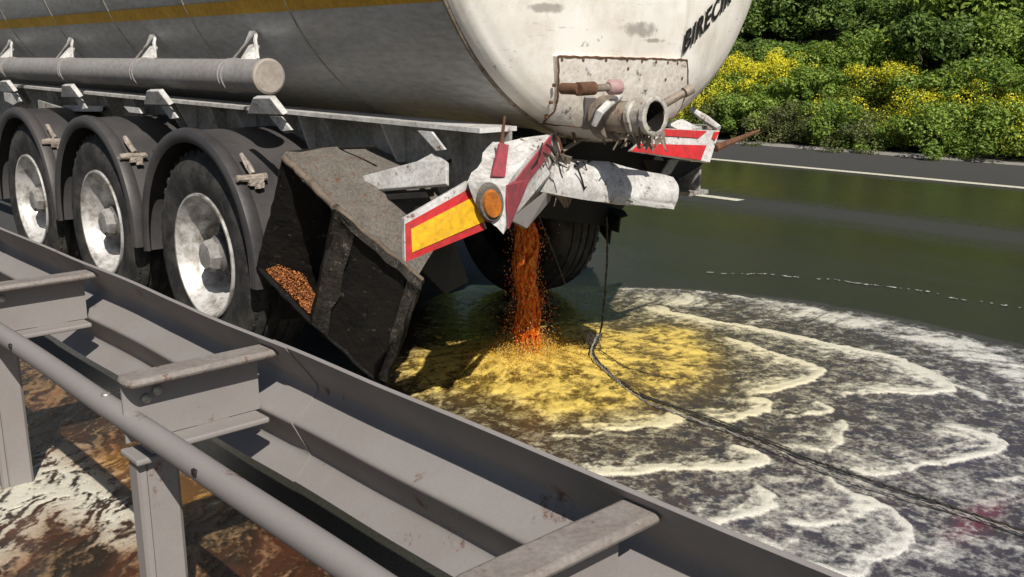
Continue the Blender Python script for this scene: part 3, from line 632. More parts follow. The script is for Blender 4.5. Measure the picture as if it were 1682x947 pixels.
hso = hs.build('lamp_housing', M['white'], tr, subdiv=5, warp=.012, wsc=9)
lc = Vector((2.277,2.575,1.039)); nrm = (Vector(f[1])-Vector(f[0])).cross(Vector(f[3])-Vector(f[0])).normalized()
if nrm.y > 0: nrm = -nrm
u_ = Vector((.25,0,-.97)).normalized(); w_ = nrm.cross(u_).normalized()
def disc(name, r1, r2, d0, d1, mat, par):
    vs = [lc + nrm*d0 + (u_*math.cos(a)*r1 + w_*math.sin(a)*r2) for a in [2*math.pi*k/28 for k in range(28)]]
    vs2 = [lc + nrm*d1 + (u_*math.cos(a)*r1*.86 + w_*math.sin(a)*r2*.86) for a in [2*math.pi*k/28 for k in range(28)]]
    return MB().add(vs+vs2, [tuple(range(28)), tuple(range(28, 56))[::-1]]+[(i, (i+1) % 28, (i+1) % 28+28, i+28) for i in range(28)]).build(name, mat, par, smooth=30)
disc('lamp_bezel', .075, .052, -.005, .012, M['plate'], hso); disc('amber_lens', .055, .036, .01, .024, M['amber'], hso)
MB().slab([(2.39,2.66,1.235), (2.432,2.66,1.224), (2.359,2.6,1.119), (2.297,2.6,1.128)], -.012).build('red_reflector', M['redfaded'], hso)
MB().tube([(2.407,2.66,1.225), (2.414,2.66,1.28), (2.423,2.66,1.334)], [.010,.006,.005], 8).build('antenna_stub', M['rusty'], hso)
MB().slab([(2.334,2.55,1.097), (2.419,2.6,1.102), (2.776,2.77,1.238), (2.776,2.77,1.171), (2.55,2.66,1.09), (2.342,2.55,0.94)], -.006).build('red_tape', M['redfaded'], hso)
# tangle of torn steel between housing and beam
tg = MB(); random.seed(9)
T0, T1 = Vector((2.671,2.78,1.148)), Vector((2.926,2.85,1.066))
for k in range(34):
    p = T0.lerp(T1, random.random()) + Vector((random.uniform(-.05,.05), random.uniform(-.08,.08), random.uniform(-.07,.06)))
    d = Vector((random.uniform(-1,1), random.uniform(-.6,.6), random.uniform(-1,1))).normalized()*random.uniform(.04,.11)
    tg.slab([p, p+d, p+d+Vector((.01,.02,-.03)), p+Vector((.015,.01,-.035))], .004)
tg.build('torn_steel', M['pipe'], tr)
tg2 = MB()
for k in range(14):
    p = T0.lerp(T1, random.random()) + Vector((random.uniform(-.04,.1), random.uniform(-.06,.03), random.uniform(-.03,.06)))
    d = Vector((random.uniform(-1,1), random.uniform(-.6,.2), random.uniform(-1,1))).normalized()*random.uniform(.05,.12)
    tg2.tube([p, p+d*.5+Vector((0,0,.02)), p+d], .006, 6)
tg2.build('torn_steel', M['blackflap'], tr)
MB().slab([(2.788,2.82,1.176), (2.888,2.84,1.233), (2.954,2.86,1.122), (2.827,2.84,1.063)], .01).build('torn_steel', M['rusty'], tr)
random.seed(17)
for k in range(9):   # loose wires and split straps hanging in the wreck
    p = T0.lerp(T1, random.uniform(-.1, 1.3)) + Vector((random.uniform(-.04,.06), -.06-random.uniform(0,.05), random.uniform(-.02,.08))); q_ = p + Vector((random.uniform(-.16,.22), random.uniform(-.05,.08), random.uniform(-.16,.02)))
    md = (p+q_)/2 + Vector((random.uniform(-.03,.03), -.02, random.uniform(-.07,.03)))
    MB().tube([p, p.lerp(md,.6)+Vector((0,0,.008)), md, md.lerp(q_,.5)-Vector((0,0,.01)), q_], random.choice((.0025,.004,.003)), 6).build('loose_wire', M['blackflap'], tr, smooth=60)
for k in range(6):
    p = Vector((2.94,2.78,1.264)).lerp(Vector((3.449,2.76,1.224)), k/5) + Vector((0, random.uniform(-.02,.04), -.005)); d = Vector((random.uniform(-.03,.03), random.uniform(-.02,.02), -random.uniform(.03,.07)))
    MB().slab([p, p+Vector((.02,0,0)), p+d+Vector((.012,0,0)), p+d], .003).build('torn_skirt', M['pipe'] if k % 2 else M['rusty'], tr)
# under-housing bowed sheet
MB().slab([(2.388,2.6,0.96), (2.768,2.78,1.024), (2.899,2.86,1.126), (2.808,2.82,0.966), (2.525,2.66,0.906)], .01).build('bowed_sheet', M['rail'], tr)
bm_ = MB(); A = [(2.803,2.8,1.147), (3.144,2.79,1.099), (3.566,2.77,1.008)]; B_ = [(2.728,2.74,1.012), (3.082,2.73,0.938), (3.511,2.72,0.873)]
vs = []
for a_, b_ in zip(A, B_):
    a_, b_ = Vector(a_), Vector(b_); mdl = (a_+b_)/2 + Vector((0,-.035,0))
    vs += [a_, a_.lerp(mdl,.5)+Vector((0,-.012,0)), mdl, b_.lerp(mdl,.5)+Vector((0,-.008,0)), b_, b_+Vector((0,.09,.0)), a_+Vector((0,.10,0))]
fs = [(i*7+k, i*7+(k+1) % 7, (i+1)*7+(k+1) % 7, (i+1)*7+k) for i in range(2) for k in range(7)] + [tuple(range(7))[::-1], tuple(range(14, 21))]
bm_.add(vs, fs).build('rear_beam', M['white'], tr, smooth=40, subdiv=3, warp=.010, wsc=10)
MB().slab([(3.165,2.7,0.954), (3.462,2.69,0.904), (3.39,2.62,0.903), (3.11,2.62,0.957)], .01).build('beam_lip', M['white'], tr)
ch = [(3.274,2.78,1.148), (3.46,2.8,1.232), (3.893,2.76,1.202), (3.772,2.72,1.064)]
cbd = MB().slab([ch[1], ch[2], ch[3], ch[0]], .02).build('chevron_board', M['white'], tr)
def cp(u, v, dy=-.008):
    p = lerp(lerp(ch[0], ch[3], u), lerp(ch[1], ch[2], u), v); return p + Vector((0, dy, 0))
def redquad(a, b_, c_, d_): MB().slab([cp(*a), cp(*b_), cp(*c_), cp(*d_)], .004).build('red_band', M['red'], cbd)
redquad((.0,.30), (.86,.50), (.86,.02), (.0,-.04))
redquad((.12,.98), (.78,.97), (.70,.72), (.12,.70))
redquad((.90,.95), (.985,.97), (.96,.68), (.90,.74))
MB().tube([(3.838,2.74,1.123), (3.993,2.73,1.155), (4.165,2.72,1.19)], [.020,.014,.007], 8).build('bent_rod', M['rusty'], tr, smooth=40)
MB().tube([(3.911,2.95,1.296), (3.948,2.88,1.245), (3.939,2.8,1.203)], [.014,.02,.016], 8).crumple(.006, 20).build('bent_strut', M['white'], tr)
MB().slab([(3.569,2.84,1.252), (3.713,2.84,1.257), (3.82,2.82,1.213), (3.655,2.8,1.212)], .02).crumple(.006, 20).build('bent_strut', M['white'], tr)
MB().slab([(3.65,2.86,1.073), (3.724,2.86,1.068), (3.62,2.84,0.992), (3.557,2.84,1.003)], .01).build('bent_strut', M['chassis'], tr)
# dark under-frame behind the board
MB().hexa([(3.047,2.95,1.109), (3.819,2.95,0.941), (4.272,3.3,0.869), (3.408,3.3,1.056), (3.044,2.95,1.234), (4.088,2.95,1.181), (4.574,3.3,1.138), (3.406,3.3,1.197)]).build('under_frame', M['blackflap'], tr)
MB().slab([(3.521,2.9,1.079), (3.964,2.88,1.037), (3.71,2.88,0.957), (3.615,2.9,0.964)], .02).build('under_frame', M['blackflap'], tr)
MB().tube([(2.903,2.9,1.133), (3.053,2.85,1.211), (3.27,2.8,1.21)], .01, 8).build('stay_rod', M['pipe'], tr)
# mudflaps
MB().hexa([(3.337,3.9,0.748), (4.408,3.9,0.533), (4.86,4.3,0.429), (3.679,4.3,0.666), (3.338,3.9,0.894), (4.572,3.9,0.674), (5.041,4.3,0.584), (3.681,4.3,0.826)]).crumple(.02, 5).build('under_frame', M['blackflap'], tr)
def flap(pts, name='mudflap', mat='blackflap'): return MB().slab(pts, .012).build(name, M[mat], tr)
flap([(4.5,4.061,0.644), (4.35,3.732,0.66), (4.3,3.665,0.648), (4.3,3.721,0.627), (4.32,3.749,0.534), (4.34,3.825,0.536), (4.38,3.872,0.435), (4.45,4.012,0.484)])
flap([(2.2, 3.99, .34), (2.6, 3.99, .30), (2.6, 3.99, .72), (2.2, 3.99, .72)])
hg = MB(); hg.add([(2.544,3.3,0.755), (2.68,3.3,0.751), (2.597,3.1,0.591), (2.409,3.05,0.605), (2.426,3.2,0.68)], [(0,1,2,3,4)]); 
MB().slab([(3.021,3.95,0.585), (3.229,3.95,0.6), (3.289,3.9,0.367), (3.089,3.85,0.342), (2.964,3.9,0.489)], .012).build('mudflap', M['guard'], tr)

# ------------------------------------------------------------------ torn storage box
A_, B0, F_, G_ = Vector((2.1,3.685,1.127)), Vector((2.1,3.305,0.955)), Vector((2.12,3.569,0.424)), Vector((2.11,4.004,0.601))
D_, E_ = Vector((2.44,3.204,0.627)), Vector((2.4,3.443,0.096))
A2 = A_ + (D_-B0)*.95; G2 = G_ + (E_-F_)
G2.z = max(G2.z, .12)
bx_ = thing('storage_box', 'blackened open steel storage box torn loose and hanging askew behind the last left wheel', 'storage box', ((E_+F_)/2 - Vector((0,0,.03))))
ctr = (A_+B0+F_+G_+D_+E_+A2+G2)/8
def wall(name, quad, t=.014, mat='boxsteel', sub=4, warp=.008):
    quad = [Vector(p) for p in quad]; n = (quad[1]-quad[0]).cross(quad[2]-quad[0]); s = -1 if n.dot(ctr-quad[0]) < 0 else 1
    return MB().slab(quad, t*s).build(name, M[mat], bx_, subdiv=sub, warp=warp, wsc=7)
wall('side_panel', [B0, D_, E_, F_]); wall('top_panel', [A_, B0, D_, A2], mat='plate'); wall('bottom_panel', [G_, F_, E_, G2]); wall('back_panel', [A2, D_, E_, G2]); wall('side_panel', [A_, G_, G2, A2])
M['rimsteel'] = worn('scraped rusty edge', (.20,.155,.12), (.05,.04,.03), .5, .6, 0, 16, .4, bump=.5)
for i, (p0, p1, r_) in enumerate(((A_, B0, .016), (B0, F_, .013), (F_, G_, .011), (G_, A_, .007), (B0, D_, .012), (D_, E_, .012), (E_, F_, .010))):
    n = 14; pts = [p0.lerp(p1, k/n) + noise.noise_vector(p0.lerp(p1, k/n)*14)*.008 for k in range(n+1)]
    MB().tube(pts, [r_*(1+.4*noise.noise(p*22)) for p in pts], 8).build('edge_frame', M['rimsteel'] if i in (0, 4) else M['boxsteel'], bx_, smooth=50)
# folded flange beside the opening
M['gloss'] = worn('oily black steel', (.006,.006,.006), (.05,.042,.035), .35, .16, 0, 16, .3, (.20,.17,.14), 1.0, fine=50, spec=.5)
off_ = (B0-A_).cross(D_-B0).normalized()*.012; off_ = off_ if off_.dot(ctr-B0) < 0 else -off_; o2 = Vector((-.012,-.02,0))
MB().slab([B0+o2, B0+(D_-B0)*.22+o2, F_+(E_-F_)*.20+o2, F_+o2], .006).build('folded_flange', M['gloss'], bx_, subdiv=7, warp=.022, wsc=11, smooth=30)
MB().slab([B0.lerp(D_,.05)+o2, B0.lerp(D_,.98)+o2, B0.lerp(D_,.98)+o2-Vector((0,0,.05)), B0.lerp(D_,.05)+o2-Vector((0,0,.035))], .005).build('folded_flange', M['gloss'], bx_, subdiv=6, warp=.014, wsc=14, smooth=30)
MB().slab([D_+o2*.6, D_.lerp(E_,.95)+o2*.6, D_.lerp(E_,.95)-(D_-B0)*.10+o2*.6, D_-(D_-B0)*.14+o2*.6], .005).build('folded_flange', M['gloss'], bx_, subdiv=6, warp=.012, wsc=16, smooth=30)
# rusty crumbs inside
def granules(name, P, size, mat, cols=None, parent=None, label=None, cat=None, sq=None, seed=0):
    g = np.random.default_rng(seed); n = len(P); P = np.asarray(P, float); s = np.asarray(size if np.ndim(size) else np.full(n, size))[:, None, None]
    base = np.array([(1,0,0),(-1,0,0),(0,1,0),(0,-1,0),(0,0,1),(0,0,-1)], float)
    jit = 1 + g.uniform(-.35, .35, (n, 6, 1)); a = g.uniform(0, 6.28, n); ca, sa = np.cos(a), np.sin(a); b = g.uniform(-1, 1, n)
    Rm = np.zeros((n, 3, 3)); Rm[:,0,0]=ca; Rm[:,0,1]=-sa; Rm[:,1,0]=sa; Rm[:,1,1]=ca; Rm[:,2,2]=1; Rm[:,2,0]=b*.5
    V = np.einsum('nij,nkj->nki', Rm, base[None]*jit*s) if sq is None else np.einsum('nij,nkj->nki', Rm, base[None]*jit*s)*np.array(sq)
    V = V + P[:, None]; tri = np.array([(0,2,4),(2,1,4),(1,3,4),(3,0,4),(2,0,5),(1,2,5),(3,1,5),(0,3,5)])
    F = (np.arange(n)[:, None, None]*6 + tri[None]).reshape(-1, 3)
    me = npmesh(name, V.reshape(-1, 3), F, True)
    if cols is not None:
        at = me.attributes.new('Col', 'FLOAT_COLOR', 'POINT'); cc = np.ones((n, 6, 4)); cc[:, :, :3] = np.asarray(cols)[:, None]; at.data.foreach_set('color', cc.reshape(-1).astype(np.float32))
    me.materials.append(mat); o = bpy.data.objects.new(name, me); link(o, parent, (0,0,0) if parent is None else ORG[parent.name])
    if parent is not None:
        me.transform(Matrix.Translation(-ORG[parent.name]))
    tag(o, label, cat, None, 'stuff'); return o
m = Mat('coloured grains', (.5,.3,.1), .45, 0, .4); m.set('Base Color', m.attr('Col')); M['grain'] = m.m
g = np.random.default_rng(3); n = 9000; u, v = g.uniform(.08, .88, n), g.uniform(.0, .55, n)**1.2
hgt = np.clip(.11*(1-v*1.6)*(1-abs(u-.5)*1.4), .002, 1)
bn = (F_-G_).cross(E_-F_).normalized(); bn = bn if bn.dot(ctr-G_) > 0 else -bn
P = np.array([G_ + (F_-G_)*a + (G2-G_)*b_ + bn*(.018+h*r_) for a, b_, h, r_ in zip(u, v, hgt, g.uniform(0, 1, n))])
cols = np.where(g.uniform(size=(n,1)) < .5, (.34,.12,.03), (.20,.07,.025))*g.uniform(.5, 1.5, (n,1))
granules('rusty_residue', P, g.uniform(.002, .0065, n), M['grain'], cols, None, 'heap of rusty orange residue lying in the mouth of the storage box', 'residue', seed=1)

# ------------------------------------------------------------------ spilled liquid and foam
TAB = rng.uniform(0, 1, (256, 256))
def vn(x, y, s=0):
    x = x + s*17.3; y = y + s*9.1; xi = np.floor(x).astype(int); yi = np.floor(y).astype(int); fx = x-xi; fy = y-yi
    fx = fx*fx*(3-2*fx); fy = fy*fy*(3-2*fy); a = TAB[xi & 255, yi & 255]; b = TAB[(xi+1) & 255, yi & 255]; c = TAB[xi & 255, (yi+1) & 255]; d = TAB[(xi+1) & 255, (yi+1) & 255]
    return a*(1-fx)*(1-fy)+b*fx*(1-fy)+c*(1-fx)*fy+d*fx*fy
def fbm(x, y, o=4, s=0, g=.55):
    r = 0; a = 1; t = 0
    for k in range(o): r = r + a*vn(x*2**k, y*2**k, s+k); t += a; a *= g
    return r/t
def seglist(poly):
    p = np.array(poly, float)
    return p[:-1], p[1:]
def smoothpoly(poly, n=6):
    p = [Vector((*q, 0)) for q in poly]; out = []
    for i in range(len(p)-1):
        a, b, c, d = (p[max(0, min(len(p)-1, i+k))] for k in (-1, 0, 1, 2))
        for k in range(n):
            t = k/n; v = .5*((2*b)+(c-a)*t+(2*a-5*b+4*c-d)*t*t+(3*b-a-3*c+d)*t**3); out.append((v.x, v.y))
    out.append((p[-1].x, p[-1].y)); return out
def polydist(X, Y, poly):
    A, B = seglist(poly); L = np.concatenate([[0], np.cumsum(np.hypot(*(B-A).T))]); best = np.full(X.shape, 1e9); sg = np.zeros(X.shape); par = np.zeros(X.shape)
    for i in range(len(A)):
        ax, ay = A[i]; dx, dy = B[i]-A[i]; l2 = dx*dx+dy*dy+1e-12; t = np.clip(((X-ax)*dx+(Y-ay)*dy)/l2, 0, 1)
        d = np.hypot(X-ax-t*dx, Y-ay-t*dy); k = d < best; best[k] = d[k]; sg[k] = np.sign(dx*(Y-ay)-dy*(X-ax))[k]; par[k] = ((L[i]+t*math.sqrt(l2))/L[-1])[k]
    return best, sg, par
def inpoly(X, Y, poly):
    r = np.zeros(X.shape, bool); n = len(poly)
    for i in range(n):
        (x0, y0), (x1, y1) = poly[i], poly[(i+1) % n]
        c = ((y0 > Y) != (y1 > Y)) & (X < (x1-x0)*(Y-y0)/((y1-y0) or 1e-9)+x0); r ^= c
    return r
def region(X, Y, poly, soft):
    d, _, _ = polydist(X, Y, list(poly)+[poly[0]]); i = inpoly(X, Y, poly); return np.clip(.5+np.where(i, d, -d)/soft/2, 0, 1)
SRC = np.array((3.431,3.611,0)[:2])
FRONTS = [  # (polyline, crest strength, decay length)
 ([(3.67,2.46),(3.85,2.38),(4.1,2.34),(4.26,2.35),(4.37,2.45),(4.41,2.6),(4.45,2.85),(4.47,3.13)], .95, .20),
 ([(3.9,2.16),(4.14,2.03),(4.34,1.87),(4.46,1.8),(4.56,1.8),(4.63,1.86),(4.72,2.05),(4.8,2.28),(4.81,2.51),(4.78,2.75),(4.75,3.05),(4.69,3.35),(4.72,3.75),(4.76,4)], 1.0, .16),
 ([(3.28,2.4),(3.34,2.33),(3.43,2.25),(3.56,2.22),(3.67,2.22),(3.74,2.31),(3.72,2.45)], .95, .12),
 ([(2.83,2.66),(3.01,2.53),(3.12,2.46),(3.21,2.41),(3.29,2.46),(3.31,2.53)], .9, .14),
 ([(2.41,2.69),(2.44,2.6),(2.48,2.49),(2.5,2.37)], .6, .12),
 ([(2.45,2.33),(2.58,2.26),(2.69,2.18),(2.82,2.13),(2.97,1.97),(3.06,1.93),(3.12,1.93),(3.18,1.99),(3.17,2.08),(3.15,2.17)], 1.05, .10),
 ([(2.49,1.88),(2.51,1.78),(2.61,1.75),(2.69,1.72),(2.79,1.7),(2.88,1.73),(2.95,1.81),(2.94,1.89)], 1.0, .12),
 ([(3.6,2.13),(3.66,2.1),(3.74,2.06),(3.84,2.04),(3.89,2.1),(3.9,2.22)], .8, .10),
 ([(3.33,1.94),(3.35,1.89),(3.4,1.83),(3.5,1.83),(3.65,1.86),(3.73,1.9),(3.76,1.98)], .75, .10),
 ([(3.3,1.72),(3.31,1.62),(3.39,1.54),(3.5,1.49),(3.55,1.58)], .8, .10),
 ([(3.44,1.53),(3.57,1.46),(3.67,1.4),(3.81,1.36),(3.96,1.35),(4.05,1.43),(4.04,1.59),(4.02,1.72)], .9, .14),
 ([(2.72,1.66),(2.77,1.59),(2.83,1.5),(2.94,1.46),(3.08,1.47),(3.14,1.53),(3.17,1.64),(3.16,1.77)], .8, .12),
 ([(2.46,1.5),(2.48,1.41),(2.53,1.34),(2.59,1.26),(2.71,1.28),(2.81,1.27),(2.97,1.27),(3.05,1.33),(3.1,1.45),(3.13,1.57)], .85, .16),
 ([(2.47,1.62),(2.52,1.54),(2.61,1.52),(2.72,1.51),(2.77,1.59)], .5, .10),
 ([(2.95,2.56),(3.07,2.48),(3.2,2.43),(3.25,2.44),(3.31,2.52)], .8, .10),
 ([(2.66,2.72),(2.75,2.62),(2.85,2.58),(2.97,2.57)], .55, .10),
 ([(2.79,3),(2.83,2.9),(2.95,2.82),(3.04,2.84)], .4, .12),
 ([(4.48,2.03),(4.67,1.96),(4.57,1.77),(4.5,1.65),(4.53,1.46),(4.71,1.24)], .6, .12),
 ([(3.58,1.34),(3.66,1.19),(3.85,1.09),(4.08,1.05)], .6, .14),
 ([(3,1.68),(3.01,1.43),(2.95,1.18),(2.89,0.95)], .35, .10),
 ([(3.09,1.36),(3.09,1.13),(3.09,0.93)], .4, .10),
 ([(5.37,1.79),(5.42,2.11),(5.42,2.49),(5.41,2.9),(5.36,3.45),(5.18,3.98),(4.88,4.3),(4.66,4.28)], .55, .35),
]
THIN = [(6.34,1.73),(6.4,2.17),(6.37,2.51),(6.37,2.95),(6.24,3.37),(6,3.88),(5.77,4.15),(5.56,4.28)]
YEL = [(2.75,3.89),(3.1,4.1),(3.32,3.99),(3.63,3.99),(3.95,3.96),(4.21,3.91),(4.17,3.49),(4.51,3.4),(4.2,2.9),(3.71,2.56),(3.44,2.64),(3.17,2.57),(2.98,2.68),(2.8,2.8),(2.8,3.12),(2.69,3.33),(2.59,3.42),(2.58,3.6)]
YEL2 = [(4.12,3.53),(4.46,3.49),(4.48,3.2),(4.13,2.82),(3.8,2.66),(3.58,2.79),(3.7,3.08)]
BAND = [(4.81,4.16),(5.23,3.8),(5.46,3.25),(5.48,2.45),(5.41,1.78),(4.41,1.27),(4.37,1.41),(4.98,1.89),(5.1,2.34),(5.12,2.84),(5.01,3.4),(4.66,3.85)]
DK1 = [(2.54,3.64),(2.72,3.75),(3.02,3.84),(2.98,3.74),(2.73,3.61),(2.54,3.55)]
BUMPER_SHADOW = [(2.93,3.65),(3.08,3.65),(2.97,3.42),(2.78,3.24),(2.67,3.24),(2.76,3.44)]
DK3 = [(3.3,4.05),(3.53,4.08),(3.47,3.88),(3.14,3.59),(2.83,3.37),(2.89,3.56)]
WETEDGE = [(2.2,3.31),(2.78,3.93),(3.69,4.8),(4.24,4.97),(4.9,4.32),(5.27,3.83),(5.51,3.28),(5.57,2.5),(5.48,1.83),(5.45,1.2)]
WHITELOW = [(3.01,2.21),(3.61,2.11),(3.67,1.59),(3.67,1.13),(2.84,0.83),(2.23,1.36),(2.44,1.65)]
x0, x1, y0, y1, h = 1.45, 8.2, -.6, 5.2, .0105
gx = np.arange(x0, x1, h); gy = np.arange(y0, y1, h); X, Y = np.meshgrid(gx, gy, indexing='ij')
wx = X + (fbm(X*5, Y*5, 3, 1)-.5)*.10 + (fbm(X*28, Y*28, 3, 2)-.5)*.030; wy = Y + (fbm(X*5, Y*5, 3, 5)-.5)*.10 + (fbm(X*28, Y*28, 3, 6)-.5)*.030
rr = np.hypot(X-SRC[0], Y-SRC[1]); th = np.arctan2(Y-SRC[1], X-SRC[0])
thw = th + (fbm(X*1.6, Y*1.6, 2, 9)-.5)*.5
streak = fbm(thw*16*np.clip(rr, .6, 2)**.4, rr*2.2, 5, 12, .62); streak2 = fbm(thw*38, rr*4.5, 4, 30, .6)
grain = fbm(X*42, Y*42, 3, 40, .7)
foam = np.zeros(X.shape)
for poly, wgt, dec in FRONTS:
    poly = smoothpoly(poly, 5); p = np.array(poly); mk = (X > p[:,0].min()-.5) & (X < p[:,0].max()+.5) & (Y > p[:,1].min()-.5) & (Y < p[:,1].max()+.5)
    d, sg, par = polydist(wx[mk], wy[mk], poly); taper = np.clip(np.minimum(par, 1-par)*9, 0, 1)
    st_ = streak[mk]*.55+streak2[mk]*.45
    ins = np.exp(-d/(1.45*dec*(.45+1.1*st_))); out_ = np.exp(-(d/.013)**2)
    rip = np.clip(np.cos(2*np.pi*(d/.075+(fbm(X[mk]*7, Y[mk]*7, 3, 70)-.5)*2.6)), 0, 1)**2
    val = wgt*taper*np.where(sg >= 0, .80*ins*(.55+.8*st_) + .33*np.exp(-(d/.035)**2) + .34*rip*np.exp(-d/.30), out_*.85)
    f_ = foam[mk]; foam[mk] = np.maximum(f_, val) + .15*np.minimum(f_, val)
yel = region(wx, wy, YEL, .14); yel2 = region(wx, wy, YEL2, .10); band = region(wx, wy, BAND, .10); wl2 = region(wx, wy, WHITELOW, .3)
foam = np.maximum(foam, yel*np.clip(-.18+1.75*fbm(thw*11, rr*8, 5, 60, .8), 0, 1))
foam = np.maximum(foam, yel2*(.1+1.0*fbm(X*12, Y*8, 4, 64, .75)))
core = np.exp(-(rr/.34)**2); foam = np.maximum(foam, core*1.1)
foam = np.maximum(foam, band*(.22+1.35*np.clip(streak-.2, 0, 1)))
mott = fbm(X*11, Y*11, 5, 33, .7)
foam = np.maximum(foam, wl2*(-.10+1.05*streak))
generic = np.clip((streak-.50)*2.2, 0, .5)*np.clip((rr-.35)*2, 0, 1)
inside = region(wx, wy, WETEDGE+[(9.5,-1.5),(1.0,-1.5)], .05)
foam = np.maximum(foam, generic*inside); foam = np.maximum(foam, inside*(.10+.42*fbm(thw*30, rr*9, 4, 52, .7)))
foam = foam*np.clip(.25+1.45*mott, .45, 1.12)*(1-.45*yel*np.clip((fbm(X*17, Y*17, 4, 120, .75)-.47)*5, 0, 1))
for pz, kk in ((BUMPER_SHADOW, .35),): foam *= 1-kk*region(wx, wy, pz, .04)  # cast shadow of the smashed bumper, painted in by thinning the foam
td, ts, tp_ = polydist(wx, wy, smoothpoly(THIN, 5)); thin = np.exp(-(td/.016)**2)*np.clip(np.minimum(tp_, 1-tp_)*6, 0, 1)*np.clip((vn(X*70, Y*70, 6)-.52)*4, 0, 1)
foam = foam*np.clip(inside*1.4, 0, 1) + thin*.9
foam = np.clip(foam + (grain-.5)*.28*np.clip(foam*3, 0, 1), 0, 1.2)
# body colour of foam: yellow near the leak, cream then pale grey further out
yw = np.clip(np.maximum.reduce([yel*1.0, yel2*1.0, np.exp(-(rr/.75)**2)]) , 0, 1); cw = np.exp(-(rr/1.6)**2)
def mixc(a, b, t): return a*(1-t[..., None]) + b*t[..., None]
fc = mixc(np.array((.68,.68,.68)), np.array((.86,.76,.42)), np.clip(cw*1.3, 0, 1)); fc = mixc(fc, np.array((.83,.61,.14)), yw**1.1); fc = mixc(fc, np.array((.88,.63,.13)), core)
lav = np.clip(fbm(X*.9, Y*.9, 2, 77)*1.5-.4, 0, 1)*np.clip((rr-1)*.8, 0, 1)
lc_ = mixc(np.array((.020,.013,.006)), np.array((.038,.034,.046)), np.clip((rr-.5)/1.6, 0, 1)); lc_ = mixc(lc_, np.array((.075,.065,.11)), lav*.9); brn = np.clip(fbm(X*26, Y*26, 4, 95, .75)*2.2-.7, 0, 1)*np.exp(-(rr/2.0)**2); lc_ = mixc(lc_, np.array((.13,.085,.035)), brn*.8); lc_ = mixc(lc_, np.array((.18,.11,.02)), yw*.5)
lc_ = mixc(lc_, np.array((.5,.5,.45)), np.clip(thin*2, 0, 1)); px_, py_ = (3.274,1.166,0)[:2]; pk = np.exp(-(((X-px_)/.28)**2+((Y-py_)/.06)**2)); lc_ = mixc(lc_, np.array((.25,.03,.07)), np.clip(pk*1.5-.3+(mott-.5)*1.5, 0, 1)*.35)
Z = .0015 + .010*np.clip(foam-thin*.9, 0, 1)**1.3 + .030*core*(.5+fbm(X*20, Y*20, 3, 90)) + .012*yel*fbm(X*18, Y*18, 3, 91)
keep = (inside > .08) | (thin > .5)
def foam_mesh(name, X, Y, Z, keep, foam, fc, lc_, mat, label, cat):
    nx, nyy = X.shape; idx = np.arange(nx*nyy).reshape(nx, nyy)
    kf = keep[:-1,:-1] | keep[1:,:-1] | keep[:-1,1:] | keep[1:,1:]
    F = np.stack([idx[:-1,:-1], idx[1:,:-1], idx[1:,1:], idx[:-1,1:]], -1)[kf]
    used = np.zeros(nx*nyy, bool); used[F.ravel()] = True; re = np.cumsum(used)-1
    me = npmesh(name, np.stack([X, Y, Z], -1).reshape(-1, 3)[used], re[F], True)
    at = me.attributes.new('foam', 'FLOAT', 'POINT'); at.data.foreach_set('value', foam.reshape(-1)[used].astype(np.float32))
    for nm, a in (('FoamCol', fc), ('LiquidCol', lc_)):
        at = me.attributes.new(nm, 'FLOAT_COLOR', 'POINT'); b = np.ones((used.sum(), 4), np.float32); b[:, :3] = a.reshape(-1, 3)[used]; at.data.foreach_set('color', b.ravel())
    me.materials.append(mat); o = bpy.data.objects.new(name, me); link(o, None, (0,0,0)); tag(o, label, cat, None, 'stuff'); return o
def foam_material(name, gs=1.0):
    m = Mat(name, (.5,.5,.5), .5); fo = m.attr('foam', 'Fac')
    n1 = m.noise(60*gs, 5, .65); n2 = m.noise(20*gs, 4, .6, None, .6); n3 = m.noise(210*gs, 2, .6)
    v = m.math('ADD', fo, m.math('ADD', m.math('MULTIPLY', m.math('SUBTRACT', n1, .5), .62), m.math('MULTIPLY', m.math('SUBTRACT', n2, .5), .75)))
    k = m.ramp(v, [(.26, 0), (.46, .40), (.72, 1)])
    sp = m.ramp(n3, [(.3, .62), (.7, 1.12)])
    fcn = m.mix(1, m.attr('FoamCol'), sp, 'MULTIPLY'); lcn = m.mix(m.ramp(n3, [(.5, 0), (.8, .2)]), m.attr('LiquidCol'), m.attr('FoamCol'))
    lcn = m.mix(.35, m.attr('LiquidCol'), lcn)
    m.set('Base Color', m.mix(k, lcn, fcn)); m.set('Roughness', m.ramp(k, [(0, .10), (.5, .3), (1, .5)])); m.set('Coat Weight', .3); m.set('Coat Roughness', .12); m.set('Specular IOR Level', .5)
    m.bump(m.math('ADD', m.math('MULTIPLY', k, .7), m.math('ADD', m.math('MULTIPLY', n1, .5), m.math('MULTIPLY', n3, .35))), .5, .008); return m.m
M['foam'] = foam_material('spilled foam and liquid')
foam_mesh('spilled_foam', X, Y, Z, keep, foam, fc, lc_, M['foam'], 'yellow and white foam of the spill spreading in scalloped waves over the road', 'foam')

